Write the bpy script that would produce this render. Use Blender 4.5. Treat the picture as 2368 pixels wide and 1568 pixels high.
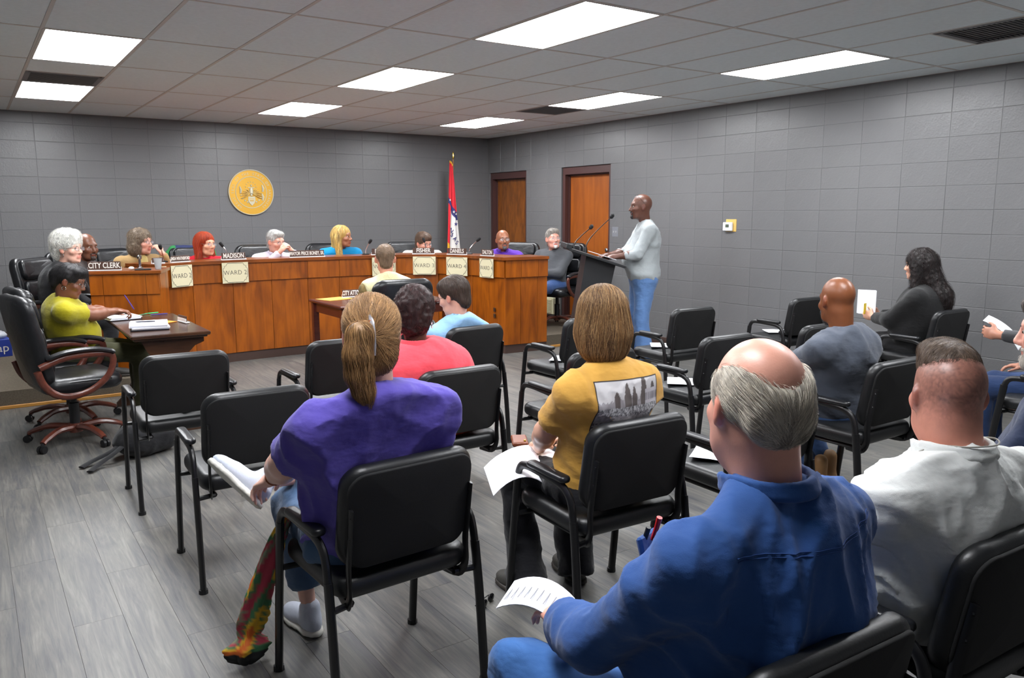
import bpy, bmesh, math, random
import numpy as np
from mathutils import Vector, Matrix
from math import sin, cos, pi, radians, sqrt
random.seed(7); RNG = np.random.RandomState(7)
SC = bpy.context.scene
for o in list(bpy.data.objects): bpy.data.objects.remove(o)
COL = SC.collection
# ---------------------------------------------------------------- camera
cd = bpy.data.cameras.new('camera'); cam = bpy.data.objects.new('camera', cd); COL.objects.link(cam)
cd.sensor_width = 36; cd.lens = 1846.52/2368*36; cd.clip_start = .05; cd.clip_end = 100
YAW, PIT, ROL = .59645, -.15582, -.00178
fw = Vector((sin(YAW)*cos(PIT), cos(YAW)*cos(PIT), sin(PIT)))
rt = Vector((cos(YAW), -sin(YAW), 0)); up = rt.cross(fw)
r2 = cos(ROL)*rt+sin(ROL)*up; u2 = -sin(ROL)*rt+cos(ROL)*up
cam.matrix_world = Matrix(((r2.x,u2.x,-fw.x,-6.97113),(r2.y,u2.y,-fw.y,-10.93244),(r2.z,u2.z,-fw.z,1.60172),(0,0,0,1)))
SC.camera = cam
# ---------------------------------------------------------------- world, exposure
w = bpy.data.worlds.new('world'); SC.world = w; w.use_nodes = True
w.node_tree.nodes['Background'].inputs[0].default_value = (.6,.62,.66,1)
w.node_tree.nodes['Background'].inputs[1].default_value = .05
LAMP = 33.5                     # brightness of the ceiling light diffusers
SC.view_settings.view_transform = 'Standard'; SC.view_settings.look = 'None'
SC.view_settings.gamma = 1; SC.view_settings.use_curve_mapping = False
SC.view_settings.exposure = 0.0
CEIL = 2.771; CGX, CGY = -6.451, -1.2075       # ceiling height, tile grid origin
LX, FY = -8.6, -11.75                            # left wall, wall behind the photographer
# ---------------------------------------------------------------- materials
MATS = {}
def sc(c):
    """sRGB 0-255 -> linear"""
    return tuple(((v/255)/12.92 if v/255 <= .04045 else ((v/255+.055)/1.055)**2.4) for v in c)
def mat(name, col, rough=.6, metal=0, bump=None, var=None, attr=False, emit=None, spec=.5, coat=0, sheen=0, sss=0, alpha=None, trans=0):
    if name in MATS: return MATS[name]
    m = bpy.data.materials.new(name); MATS[name] = m; m.use_nodes = True
    nt = m.node_tree; b = nt.nodes['Principled BSDF']
    c = (*sc(col), 1)
    b.inputs['Base Color'].default_value = c; b.inputs['Roughness'].default_value = rough
    b.inputs['Metallic'].default_value = metal; b.inputs['Specular IOR Level'].default_value = spec
    if coat: b.inputs['Coat Weight'].default_value = coat; b.inputs['Coat Roughness'].default_value = .2
    if sheen: b.inputs['Sheen Weight'].default_value = sheen
    if trans: b.inputs['Transmission Weight'].default_value = trans
    if sss: b.inputs['Subsurface Weight'].default_value = sss; b.inputs['Subsurface Radius'].default_value = (.01,.004,.002)
    if alpha is not None: b.inputs['Alpha'].default_value = alpha
    tc = nt.nodes.new('ShaderNodeTexCoord')
    src = None
    if attr:
        a = nt.nodes.new('ShaderNodeAttribute'); a.attribute_name = 'Col'; src = a.outputs['Color']
        nt.links.new(src, b.inputs['Base Color'])
    if var:                     # (scale xyz, amount, detail)
        mp = nt.nodes.new('ShaderNodeMapping'); mp.inputs['Scale'].default_value = var[0]
        n = nt.nodes.new('ShaderNodeTexNoise'); n.inputs['Scale'].default_value = 1; n.inputs['Detail'].default_value = 5
        n.inputs['Roughness'].default_value = .6
        nt.links.new(tc.outputs['Object'], mp.inputs[0]); nt.links.new(mp.outputs[0], n.inputs['Vector'])
        mx = nt.nodes.new('ShaderNodeMix'); mx.data_type = 'RGBA'; mx.blend_type = 'MULTIPLY'; mx.inputs[0].default_value = 1
        rp = nt.nodes.new('ShaderNodeMapRange'); rp.inputs[1].default_value = .3; rp.inputs[2].default_value = .7
        rp.inputs[3].default_value = 1-var[1]; rp.inputs[4].default_value = 1+var[1]*.35
        nt.links.new(n.outputs['Fac'], rp.inputs[0])
        cb = nt.nodes.new('ShaderNodeCombineXYZ')
        for i in range(3): nt.links.new(rp.outputs[0], cb.inputs[i])
        if src: nt.links.new(src, mx.inputs[6])
        else: mx.inputs[6].default_value = c
        nt.links.new(cb.outputs[0], mx.inputs[7]); nt.links.new(mx.outputs[2], b.inputs['Base Color'])
    if bump:                    # list of (scale xyz, strength, distance)
        last = None
        for sc_, st, di in bump:
            mp = nt.nodes.new('ShaderNodeMapping'); mp.inputs['Scale'].default_value = sc_
            n = nt.nodes.new('ShaderNodeTexNoise'); n.inputs['Scale'].default_value = 1; n.inputs['Detail'].default_value = 3
            nt.links.new(tc.outputs['Object'], mp.inputs[0]); nt.links.new(mp.outputs[0], n.inputs['Vector'])
            bp = nt.nodes.new('ShaderNodeBump'); bp.inputs['Strength'].default_value = st; bp.inputs['Distance'].default_value = di
            nt.links.new(n.outputs['Fac'], bp.inputs['Height'])
            if last: nt.links.new(last.outputs[0], bp.inputs['Normal'])
            last = bp
        nt.links.new(last.outputs[0], b.inputs['Normal'])
    if emit:
        b.inputs['Emission Color'].default_value = (*sc(emit[0]), 1); b.inputs['Emission Strength'].default_value = emit[1]
    return m
def wood(name, c0, c1, scale=1, rough=.35, axis=2, coat=.25, seed=0):
    """veneer: long streaks along one axis, with blotches"""
    if name in MATS: return MATS[name]
    m = mat(name, c0, rough, coat=coat); nt = m.node_tree; b = nt.nodes['Principled BSDF']
    tc = nt.nodes.new('ShaderNodeTexCoord'); oi = nt.nodes.new('ShaderNodeObjectInfo')
    ad = nt.nodes.new('ShaderNodeVectorMath'); ad.operation = 'ADD'
    ml = nt.nodes.new('ShaderNodeVectorMath'); ml.operation = 'SCALE'; ml.inputs['Scale'].default_value = 13
    cb = nt.nodes.new('ShaderNodeCombineXYZ')
    for i in range(3): nt.links.new(oi.outputs['Random'], cb.inputs[i])
    nt.links.new(cb.outputs[0], ml.inputs[0]); nt.links.new(tc.outputs['Object'], ad.inputs[0]); nt.links.new(ml.outputs[0], ad.inputs[1])
    cols = []
    for sv, det, dist in (((14,14,14),4,1.2),((5,5,5),3,.6)):
        s = [v*scale for v in sv]; s[axis] = s[axis]*.13 if det == 4 else s[axis]*.35
        mp = nt.nodes.new('ShaderNodeMapping'); mp.inputs['Scale'].default_value = s
        n = nt.nodes.new('ShaderNodeTexNoise'); n.inputs['Scale'].default_value = 1; n.inputs['Detail'].default_value = det; n.inputs['Distortion'].default_value = dist
        nt.links.new(ad.outputs[0], mp.inputs[0]); nt.links.new(mp.outputs[0], n.inputs['Vector']); cols.append(n)
    mth = nt.nodes.new('ShaderNodeMath'); mth.operation = 'ADD'
    nt.links.new(cols[0].outputs['Fac'], mth.inputs[0]); nt.links.new(cols[1].outputs['Fac'], mth.inputs[1])
    rp = nt.nodes.new('ShaderNodeMapRange'); rp.inputs[1].default_value = .66; rp.inputs[2].default_value = 1.22
    nt.links.new(mth.outputs[0], rp.inputs[0])
    mx = nt.nodes.new('ShaderNodeMix'); mx.data_type = 'RGBA'; mx.inputs[6].default_value = (*sc(c1),1); mx.inputs[7].default_value = (*sc(c0),1)
    nt.links.new(rp.outputs[0], mx.inputs[0]); nt.links.new(mx.outputs[2], b.inputs['Base Color'])
    return m
def fabric(name, col, rough=.85, fold=.5, weave=.25, var=.12, sheen=.15):
    return mat(name, col, rough, bump=[((9,9,15),fold,.02),((420,420,420),weave,.0015)], var=((6,6,6),var), sheen=sheen, spec=.25)
BLACK_METAL = mat('black metal', (15,15,17), .36, bump=[((300,300,300),.1,.001)])
VINYL = mat('black vinyl', (21,22,24), .40, bump=[((160,160,160),.25,.0015)])
VINYL_BACK = mat('black woven backing', (15,15,16), .85, bump=[((500,500,500),.4,.001)])
LEATHER = mat('black leather', (21,22,25), .34, bump=[((120,120,120),.3,.002),((14,14,14),.35,.01)])
PLASTIC = mat('black plastic', (17,17,19), .45)
REDWOOD = wood('reddish chair wood', (104,52,38), (70,32,24), 2, .3, 0)
VENEER = wood('orange brown veneer', (160,84,8), (108,50,4), 1, .36, 2, .12)
VENEER_H = wood('orange brown veneer edge', (136,70,22), (92,44,12), 1, .28, 0)
DARKWOOD = wood('dark table wood', (70,44,28), (44,26,18), 1.5, .25, 0)
MAHOG = wood('mahogany wood', (88,38,28), (62,24,18), 1.5, .25, 0)
PAPER = mat('white paper', (236,238,246), .8)
CREAM = mat('cream card', (214,206,172), .8)
SILVER = mat('brushed metal', (170,170,175), .28, 1)
CHROME = mat('chrome', (200,200,205), .12, 1)
# ---------------------------------------------------------------- object helpers
def tag(o, label=None, cat=None, group=None, kind=None):
    if label: o['label'] = label
    if cat: o['category'] = cat
    if group: o['group'] = group
    if kind: o['kind'] = kind
    return o
def link(o, parent=None):
    COL.objects.link(o)
    if parent is not None: o.parent = parent
    return o
def empty(name, loc=(0,0,0), rz=0, **k):
    o = bpy.data.objects.new(name, None); o.empty_display_size = .1
    o.location = loc; o.rotation_euler = (0,0,rz); link(o); return tag(o, **k)
def copy_tree(o, parent=None):
    c = o.copy(); COL.objects.link(c); c.parent = parent
    for ch in o.children: copy_tree(ch, c)
    return c
def me(name, V, F, mats, smooth=False, cols=None, mi=None):
    m = bpy.data.meshes.new(name)
    V = np.asarray(V, dtype=np.float32).reshape(-1,3)
    if isinstance(F, np.ndarray):
        n = F.shape[1]; k = len(F)
        m.vertices.add(len(V)); m.vertices.foreach_set('co', V.ravel())
        m.loops.add(k*n); m.loops.foreach_set('vertex_index', F.astype(np.int32).ravel())
        m.polygons.add(k); m.polygons.foreach_set('loop_start', np.arange(0,k*n,n,dtype=np.int32))
        m.update(calc_edges=True); m.validate()
    else:
        m.from_pydata([tuple(v) for v in V.tolist()], [], F); m.update()
    if not isinstance(mats, (list, tuple)): mats = [mats]
    for x in mats: m.materials.append(x)
    if smooth: m.polygons.foreach_set('use_smooth', [True]*len(m.polygons))
    if mi is not None: m.polygons.foreach_set('material_index', mi)
    if cols is not None:
        a = m.color_attributes.new('Col', 'FLOAT_COLOR', 'POINT')
        c = np.ones((len(V),4), dtype=np.float32); c[:,:3] = cols; a.data.foreach_set('color', c.ravel())
    return m
def obj(name, mesh, parent=None, loc=None, rot=None, **k):
    o = bpy.data.objects.new(name, mesh); link(o, parent)
    if loc is not None: o.location = loc
    if rot is not None: o.rotation_euler = rot
    return tag(o, **k)
class G:
    """collects simple shapes into one mesh"""
    def __init__(s): s.V=[]; s.F=[]; s.n=0; s.M=[]; s.cm=0
    def add(s, V, F):
        V=[tuple(v) for v in V]; s.V+=V; s.F+=[tuple(i+s.n for i in f) for f in F]; s.M+=[s.cm]*len(F); s.n+=len(V); return s
    def box(s, c, d, rz=0, bev=0, R=None):
        x,y,z=[v/2 for v in d]
        if bev <= 0:
            V=[(-x,-y,-z),(x,-y,-z),(x,y,-z),(-x,y,-z),(-x,-y,z),(x,-y,z),(x,y,z),(-x,y,z)]
            F=[(0,3,2,1),(4,5,6,7),(0,1,5,4),(1,2,6,5),(2,3,7,6),(3,0,4,7)]
        else:
            b=min(bev,x*.98,y*.98,z*.98); V=[];ix={}
            for sx in (-1,1):
                for sy in (-1,1):
                    for sz in (-1,1):
                        for a in range(3):
                            p=[sx*(x-b),sy*(y-b),sz*(z-b)]; p[a]=[sx*x,sy*y,sz*z][a]; ix[(sx,sy,sz,a)]=len(V); V.append(tuple(p))
            F=[]
            for a in range(3):
                o1,o2=[(1,2),(2,0),(0,1)][a]
                for sg in (-1,1):
                    q=[]
                    for (u,v) in ((-1,-1),(1,-1),(1,1),(-1,1)):
                        k=[0,0,0];k[a]=sg;k[o1]=u;k[o2]=v;q.append(ix[(*k,a)])
                    F.append(tuple(q) if sg>0 else tuple(q[::-1]))
                for s1 in (-1,1):
                    for s2 in (-1,1):
                        k0=[0,0,0];k1=[0,0,0];k0[o1]=k1[o1]=s1;k0[o2]=k1[o2]=s2;k0[a]=-1;k1[a]=1
                        q=[ix[(*k0,o1)],ix[(*k1,o1)],ix[(*k1,o2)],ix[(*k0,o2)]]
                        F.append(tuple(q) if s1*s2<0 else tuple(q[::-1]))
            for sx in (-1,1):
                for sy in (-1,1):
                    for sz in (-1,1):
                        q=[ix[(sx,sy,sz,a)] for a in range(3)]; F.append(tuple(q) if sx*sy*sz>0 else tuple(q[::-1]))
        M=Matrix.Rotation(rz,3,'Z') if R is None else R
        cc=Vector(c); return s.add([tuple(M@Vector(v)+cc) for v in V],F)
    def tube(s, pts, r, n=10, cap=True, flat=None):
        P=[Vector(p) for p in pts]; m=len(P); R=r if hasattr(r,'__len__') else [r]*m
        T=[(P[min(i+1,m-1)]-P[max(i-1,0)]).normalized() for i in range(m)]
        a=Vector((0,0,1)) if abs(T[0].z)<.9 else Vector((1,0,0))
        N=(a-T[0]*a.dot(T[0])).normalized(); V=[];F=[]
        for i in range(m):
            N=(N-T[i]*N.dot(T[i])).normalized(); B=T[i].cross(N)
            fx=flat or (1,1)
            for k in range(n):
                t=2*pi*k/n; V.append(P[i]+N*(cos(t)*R[i]*fx[0])+B*(sin(t)*R[i]*fx[1]))
        for i in range(m-1):
            for k in range(n): F.append((i*n+k,i*n+(k+1)%n,(i+1)*n+(k+1)%n,(i+1)*n+k))
        if cap: F+=[tuple(range(n))[::-1],tuple((m-1)*n+k for k in range(n))]
        return s.add(V,F)
    def lathe(s, prof, n=20, c=(0,0,0), R=None):
        V=[];F=[];m=len(prof)
        for (r,z) in prof:
            for k in range(n): V.append(Vector((r*cos(2*pi*k/n),r*sin(2*pi*k/n),z)))
        for i in range(m-1):
            for k in range(n): F.append((i*n+k,i*n+(k+1)%n,(i+1)*n+(k+1)%n,(i+1)*n+k))
        F+=[tuple(range(n))[::-1],tuple((m-1)*n+k for k in range(n))]
        R=R or Matrix.Identity(3); return s.add([R@v+Vector(c) for v in V],F)
    def prism(s, poly, z0, z1):
        n=len(poly); V=[(x,y,z0) for x,y in poly]+[(x,y,z1) for x,y in poly]
        F=[tuple(range(n))[::-1],tuple(range(n,2*n))]+[(i,(i+1)%n,n+(i+1)%n,n+i) for i in range(n)]
        return s.add(V,F)
    def ball(s, c, r, n=10, sc_=(1,1,1)):
        V=[];F=[]; m=n//2+1
        for i in range(m+1):
            a=pi*i/m
            for k in range(n): V.append((c[0]+r*sc_[0]*sin(a)*cos(2*pi*k/n),c[1]+r*sc_[1]*sin(a)*sin(2*pi*k/n),c[2]-r*sc_[2]*cos(a)))
        for i in range(m):
            for k in range(n): F.append((i*n+k,i*n+(k+1)%n,(i+1)*n+(k+1)%n,(i+1)*n+k))
        return s.add(V,F)
    def mesh(s, name, mats, smooth=False):
        m=me(name,s.V,s.F,mats,smooth,mi=s.M if isinstance(mats,(list,tuple)) and len(mats)>1 else None)
        bm=bmesh.new(); bm.from_mesh(m); bmesh.ops.recalc_face_normals(bm,faces=bm.faces); bm.to_mesh(m); bm.free()
        if smooth:
            try: m.set_sharp_from_angle(angle=radians(40))
            except Exception: pass
        return m
    def obj(s, name, mats, parent=None, smooth=False, loc=None, rot=None, **k):
        return obj(name, s.mesh(name,mats,smooth), parent, loc, rot, **k)
def cushion(w, h, t, rc=.06, edge=.03, n=8, crown=.0, bend=0, bx=0):
    """upholstered slab in the XZ plane (x width, z height), thickness t along y; rounded corners and rolled edges"""
    def outline(ins):
        r=max(rc-ins,.004); pts=[]
        for cx_,cz_,a0 in ((w/2-ins-r,h/2-ins-r,0),(-w/2+ins+r,h/2-ins-r,90),(-w/2+ins+r,-h/2+ins+r,180),(w/2-ins-r,-h/2+ins+r,270)):
            for k in range(n): a=radians(a0+90*k/(n-1)); pts.append((cx_+r*cos(a),cz_+r*sin(a)))
        return pts
    rings=[];e=min(edge,t/2)
    for k in range(5): a=pi/2*k/4; rings.append((e*(1-sin(a)),-t/2+e*(1-cos(a)) if False else -(t/2-e)-e*cos(a)))
    for k in range(5): a=pi/2*k/4; rings.append((e*(1-cos(a)),(t/2-e)+e*sin(a)))
    V=[];F=[];L=4*n
    for ins,y in rings:
        for x,z in outline(ins): V.append((x,y,z))
    m=len(rings)
    for i in range(m-1):
        for k in range(L): F.append((i*L+k,(i+1)*L+k,(i+1)*L+(k+1)%L,i*L+(k+1)%L)[::-1])
    # crowned faces: concentric rings toward the centre
    for side in (0,1):
        base=0 if side==0 else (m-1)*L; prev=[base+k for k in range(L)]
        yy=rings[0][1] if side==0 else rings[-1][1]; sg=-1 if side==0 else 1
        for f in (.8,.55,.25):
            cur=[]
            for k in range(L):
                x,_,z=V[base+k]; cur.append(len(V)); V.append((x*f,yy+sg*crown*(1-f*f),z*f))
            for k in range(L):
                q=(prev[k],prev[(k+1)%L],cur[(k+1)%L],cur[k]); F.append(q if side==0 else q[::-1])
            prev=cur
        F.append(tuple(prev) if side==0 else tuple(prev[::-1]))
    if bend: V=[(x,y+bend*(z/(h/2))**2-0*bend+bx*(x/(w/2))**2,z) for x,y,z in V]
    elif bx: V=[(x,y+bx*(x/(w/2))**2,z) for x,y,z in V]
    return V,F
def text_mesh(s, size, depth=.001, mat_=None, spacing=1.0, shear=0, res=3, xs=1, font_bold=0, align='CENTER'):
    c=bpy.data.curves.new('t','FONT'); c.body=s; c.size=size; c.extrude=depth/2; c.align_x=align; c.align_y='CENTER'
    c.space_character=spacing; c.shear=shear; c.resolution_u=res; c.offset=font_bold
    o=bpy.data.objects.new('t',c); COL.objects.link(o)
    dg=bpy.context.evaluated_depsgraph_get(); m=bpy.data.meshes.new_from_object(o.evaluated_get(dg))
    bpy.data.objects.remove(o); bpy.data.curves.remove(c)
    if mat_: m.materials.clear(); m.materials.append(mat_)
    if xs!=1:
        for v in m.vertices: v.co.x*=xs
    return m
def noise3(P, seed=0):
    """smooth value noise, vectorised"""
    P=np.asarray(P,dtype=np.float64); I=np.floor(P).astype(np.int64); f=P-I; f=f*f*(3-2*f)
    def h(i,j,k):
        n=(i*73856093 ^ j*19349663 ^ k*83492791 ^ (seed*2654435761 & 0xffffffff)) & 0xffffffff
        n=(n^(n>>13))*1274126177 & 0xffffffff; n=n^(n>>16); return (n & 0xffff)/65535.0
    r=0
    for a in (0,1):
        for b in (0,1):
            for c in (0,1):
                wgt=(f[...,0] if a else 1-f[...,0])*(f[...,1] if b else 1-f[...,1])*(f[...,2] if c else 1-f[...,2])
                r=r+wgt*h(I[...,0]+a,I[...,1]+b,I[...,2]+c)
    return r*2-1
# ================================================================ ROOM
WALL = mat('grey gloss wall paint', (104,104,105), .36, bump=[((60,60,60),.35,.004),((9,9,9),.25,.006)], var=((1.2,1.2,1.2),.05), spec=.55)
WALLJ = mat('grey painted joints', (99,99,100), .4)
TILE = mat('white ceiling tile', (230,240,242), .95, bump=[((90,90,90),.5,.003)], var=((30,30,30),.05))
GRIDM = mat('white ceiling grid', (205,202,196), .6)
BROWN = mat('brown painted frame', (72,46,44), .4)
KICK = mat('dark brown vinyl base', (70,52,46), .5)
CARPET = mat('brown grey carpet', (104,94,80), .95, bump=[((260,260,260),.8,.004)], var=((90,90,90),.35))
def floor_mat():
    m = mat('grey wood-look vinyl', (150,150,150), .42); nt = m.node_tree; b = nt.nodes['Principled BSDF']
    tc = nt.nodes.new('ShaderNodeTexCoord'); oi = nt.nodes.new('ShaderNodeObjectInfo')
    cb = nt.nodes.new('ShaderNodeCombineXYZ'); ml = nt.nodes.new('ShaderNodeVectorMath'); ml.operation='SCALE'; ml.inputs['Scale'].default_value=37
    for i in range(3): nt.links.new(oi.outputs['Random'], cb.inputs[i])
    nt.links.new(cb.outputs[0], ml.inputs[0])
    ad = nt.nodes.new('ShaderNodeVectorMath'); ad.operation='ADD'; nt.links.new(tc.outputs['Object'], ad.inputs[0]); nt.links.new(ml.outputs[0], ad.inputs[1])
    fac=[]
    for s,det,dis in (((46,2.6,1),6,1.0),((11,1.1,1),4,1.4)):
        mp = nt.nodes.new('ShaderNodeMapping'); mp.inputs['Scale'].default_value = s
        n = nt.nodes.new('ShaderNodeTexNoise'); n.inputs['Scale'].default_value=1; n.inputs['Detail'].default_value=det; n.inputs['Distortion'].default_value=dis; n.inputs['Roughness'].default_value=.65
        nt.links.new(ad.outputs[0], mp.inputs[0]); nt.links.new(mp.outputs[0], n.inputs['Vector']); fac.append(n)
    mth = nt.nodes.new('ShaderNodeMath'); mth.operation='ADD'; nt.links.new(fac[0].outputs['Fac'], mth.inputs[0]); nt.links.new(fac[1].outputs['Fac'], mth.inputs[1])
    cr = nt.nodes.new('ShaderNodeValToRGB'); e = cr.color_ramp.elements
    e[0].position=.30; e[0].color=(*sc((58,58,64)),1); e[1].position=.66; e[1].color=(*sc((121,119,113)),1)
    x=e.new(.42); x.color=(*sc((80,80,81)),1); x=e.new(.53); x.color=(*sc((100,98,94)),1)
    hf = nt.nodes.new('ShaderNodeMath'); hf.operation='MULTIPLY'; hf.inputs[1].default_value=.5
    nt.links.new(mth.outputs[0], hf.inputs[0]); nt.links.new(hf.outputs[0], cr.inputs[0]); nt.links.new(cr.outputs[0], b.inputs['Base Color'])
    bp = nt.nodes.new('ShaderNodeBump'); bp.inputs['Strength'].default_value=.15; bp.inputs['Distance'].default_value=.002
    nt.links.new(fac[0].outputs['Fac'], bp.inputs['Height']); nt.links.new(bp.outputs[0], b.inputs['Normal'])
    return m
FLOORM = floor_mat()
# floor: slab with planks laid along y
fl = G().box(((LX+0)/2,(FY+0)/2,-.06),(-LX+.4,-FY+.4,.1)).obj('floor', mat('floor underlay',(90,90,92),.8), kind='structure')
pw, pl = .1778, 1.2192
plank = G().box((0,0,0),(pw-.0006,pl-.0007,.010),bev=.0005).mesh('plank', FLOORM)
rest = []; cand = []
for i in range(int(-LX/pw)+1):
    off = ((i*0.37) % 1)*pl
    for j in range(-1, int(-FY/pl)+2):
        x = -pw*(i+.5); y = -off-pl*(j+.5)+pl*.5
        if y+pl/2 > 0: continue
        if y-pl/2 < FY: continue
        if y > -1.0: continue
        d = (x+6.97)*sin(YAW)+(y+10.93)*cos(YAW); l = (x+6.97)*cos(YAW)-(y+10.93)*sin(YAW)
        vis = d > .3 and abs(l) < d*.66+.5
        cand.append((0 if vis else 1, d if d > 0 else 99, x, y))
cand.sort()
g = G()
for n,(a,d,x,y) in enumerate(cand):
    if n < 300: obj('plank', plank, fl, (x,y,-.005))
    else: g.box((x,y,-.005),(pw-.0012,pl-.0015,.010))
g.obj('planks', FLOORM, fl, kind='stuff')
# walls of stack-bonded painted block
BW, BH, ZC = .4064, .2032, 2.235
DOOR = {1:(-1.055,-.045), 2:(-2.945,-1.91)}
def rects_minus(r, holes):
    out=[r]
    for hx0,hx1,hz0,hz1 in holes:
        nx=[]
        for (a,b,c,d) in out:
            if hx1<=a or hx0>=b or hz1<=c or hz0>=d: nx.append((a,b,c,d)); continue
            if hx0>a: nx.append((a,hx0,c,d))
            if hx1<b: nx.append((hx1,b,c,d))
            a2,b2=max(a,hx0),min(b,hx1)
            if hz1<d: nx.append((a2,b2,hz1,d))
            if hz0>c: nx.append((a2,b2,c,hz0))
        out=nx
    return [q for q in out if q[1]-q[0]>.02 and q[3]-q[2]>.02]
def block_wall(name, toW, L, o0, holes, nmax):
    """toW(u,v,z): u along the wall, v into the room"""
    wl=G()
    for (a,b,c,d) in rects_minus((-.2,L,0,CEIL+.02),holes):
        V=[toW(u,v,z) for u,v,z in ((a,-.2,c),(b,-.2,c),(b,-.2,d),(a,-.2,d),(a,.0035,c),(b,.0035,c),(b,.0035,d),(a,.0035,d))]
        wl.add(V,[(0,1,2,3),(4,7,6,5),(0,4,5,1),(1,5,6,2),(2,6,7,3),(3,7,4,0)])
    root=wl.obj(name, WALLJ, kind='structure')
    cache={}; st=G(); n=0
    us=[o0-BW]+[o0+BW*i for i in range(int((L-o0)/BW)+1)]
    zs=[ZC+BH*k for k in range(-11,4)]
    for u in us:
        for z in zs:
            u0,u1=max(u,0),min(u+BW,L); z0,z1=max(z,0),min(z+BH,CEIL+.01)
            if u1-u0<.02 or z1-z0<.02: continue
            for (a,b,c,d) in rects_minus((u0,u1,z0,z1),holes):
                W,H=round(b-a-.0045,3),round(d-c-.0045,3)
                if W<.02 or H<.02: continue
                p=toW((a+b)/2,-.001+random.uniform(-.0008,.0008),(c+d)/2)
                if n<nmax:
                    if (W,H) not in cache:
                        q=Vector(toW(1,0,0))-Vector(toW(0,0,0)); ax=abs(q.x)>.5
                        cache[(W,H)]=G().box((0,0,0),(W,.014,H) if ax else (.014,W,H),bev=.0022).mesh('block',WALL)
                    obj('block',cache[(W,H)],root,p); n+=1
                else:
                    q=Vector(toW(1,0,0))-Vector(toW(0,0,0)); ax=abs(q.x)>.5
                    st.box(p,(W,.014,H) if ax else (.014,W,H))
    if st.n: st.obj('blocks',WALL,root,kind='stuff')
    return root
block_wall('wall_back', lambda u,v,z:(-u,-v,z), -LX, .1156, [], 300)
block_wall('wall_right', lambda u,v,z:(-v,-u,z), -FY, .772-.4064, [(-DOOR[k][1],-DOOR[k][0],.0,ZC) for k in DOOR], 300)
for nm,c,d in (('wall_left',(LX-.1,FY/2,CEIL/2),(.2,-FY+.4,CEIL)),('wall_front',(LX/2,FY-.1,CEIL/2),(-LX+.4,.2,CEIL))):
    G().box(c,d).obj(nm, WALL, kind='structure')
# baseboards
G().box((-.006,-7.4,.055),(.012,8.9,.10),bev=.003).obj('baseboard_right', KICK, kind='structure')
G().box((-.006,-1.48,.2),(.012,.84,.10),bev=.003).obj('baseboard_right', KICK, kind='structure')
G().box((LX/2,-.006,.2),(-LX,.012,.10),bev=.003).obj('baseboard_back', KICK, kind='structure')
# doors, recessed in the wall
DOORW = wood('stained door veneer', (158,84,20), (124,62,14), .7, .4, 2, .1)
DOORW2 = wood('burl door veneer', (140,80,24), (84,44,14), 2.2, .35, 2)
for k,mw in ((1,DOORW2),(2,DOORW)):
    y0,y1 = DOOR[k]; zb=.15; fwid=.055; rc=.11
    dr = G().box((rc+.02,(y0+y1)/2,(zb+ZC-fwid)/2),(.045,y1-y0-2*fwid-.006,ZC-fwid-zb-.004),bev=.002).obj('door_%d'%k, mw, kind='structure')
    f=G()
    f.box((rc/2+.03,y0+fwid/2,(zb+ZC)/2),(rc+.02,fwid,ZC-zb)); f.box((rc/2+.03,y1-fwid/2,(zb+ZC)/2),(rc+.02,fwid,ZC-zb))
    f.box((rc/2+.03,(y0+y1)/2,ZC-.05),(rc+.02,y1-y0-2*fwid,.10))
    f.box((rc-.012,y0+fwid+.009,(zb+ZC)/2-.05),(.03,.018,ZC-zb-.1)); f.box((rc-.012,y1-fwid-.009,(zb+ZC)/2-.05),(.03,.018,ZC-zb-.1))
    f.box((rc-.012,(y0+y1)/2,ZC-.109),(.03,y1-y0-2*fwid,.018))
    f.box((rc+.05,(y0+y1)/2,.075),(.3,y1-y0,.15))
    f.box((rc+.14,(y0+y1)/2,ZC/2),(.02,y1-y0+.1,ZC+.1))
    f.obj('door_frame', BROWN, dr)
    h=G(); h.lathe([(.0,-.0),(.028,.0),(.028,.008),(.012,.012),(.012,.035),(.026,.045),(.028,.06),(.018,.07),(0,.071)],14,(rc-.002,y0+fwid+.07,1.12),Matrix.Rotation(-pi/2,3,'Y')).obj('door_knob', SILVER, dr, smooth=True)
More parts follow.
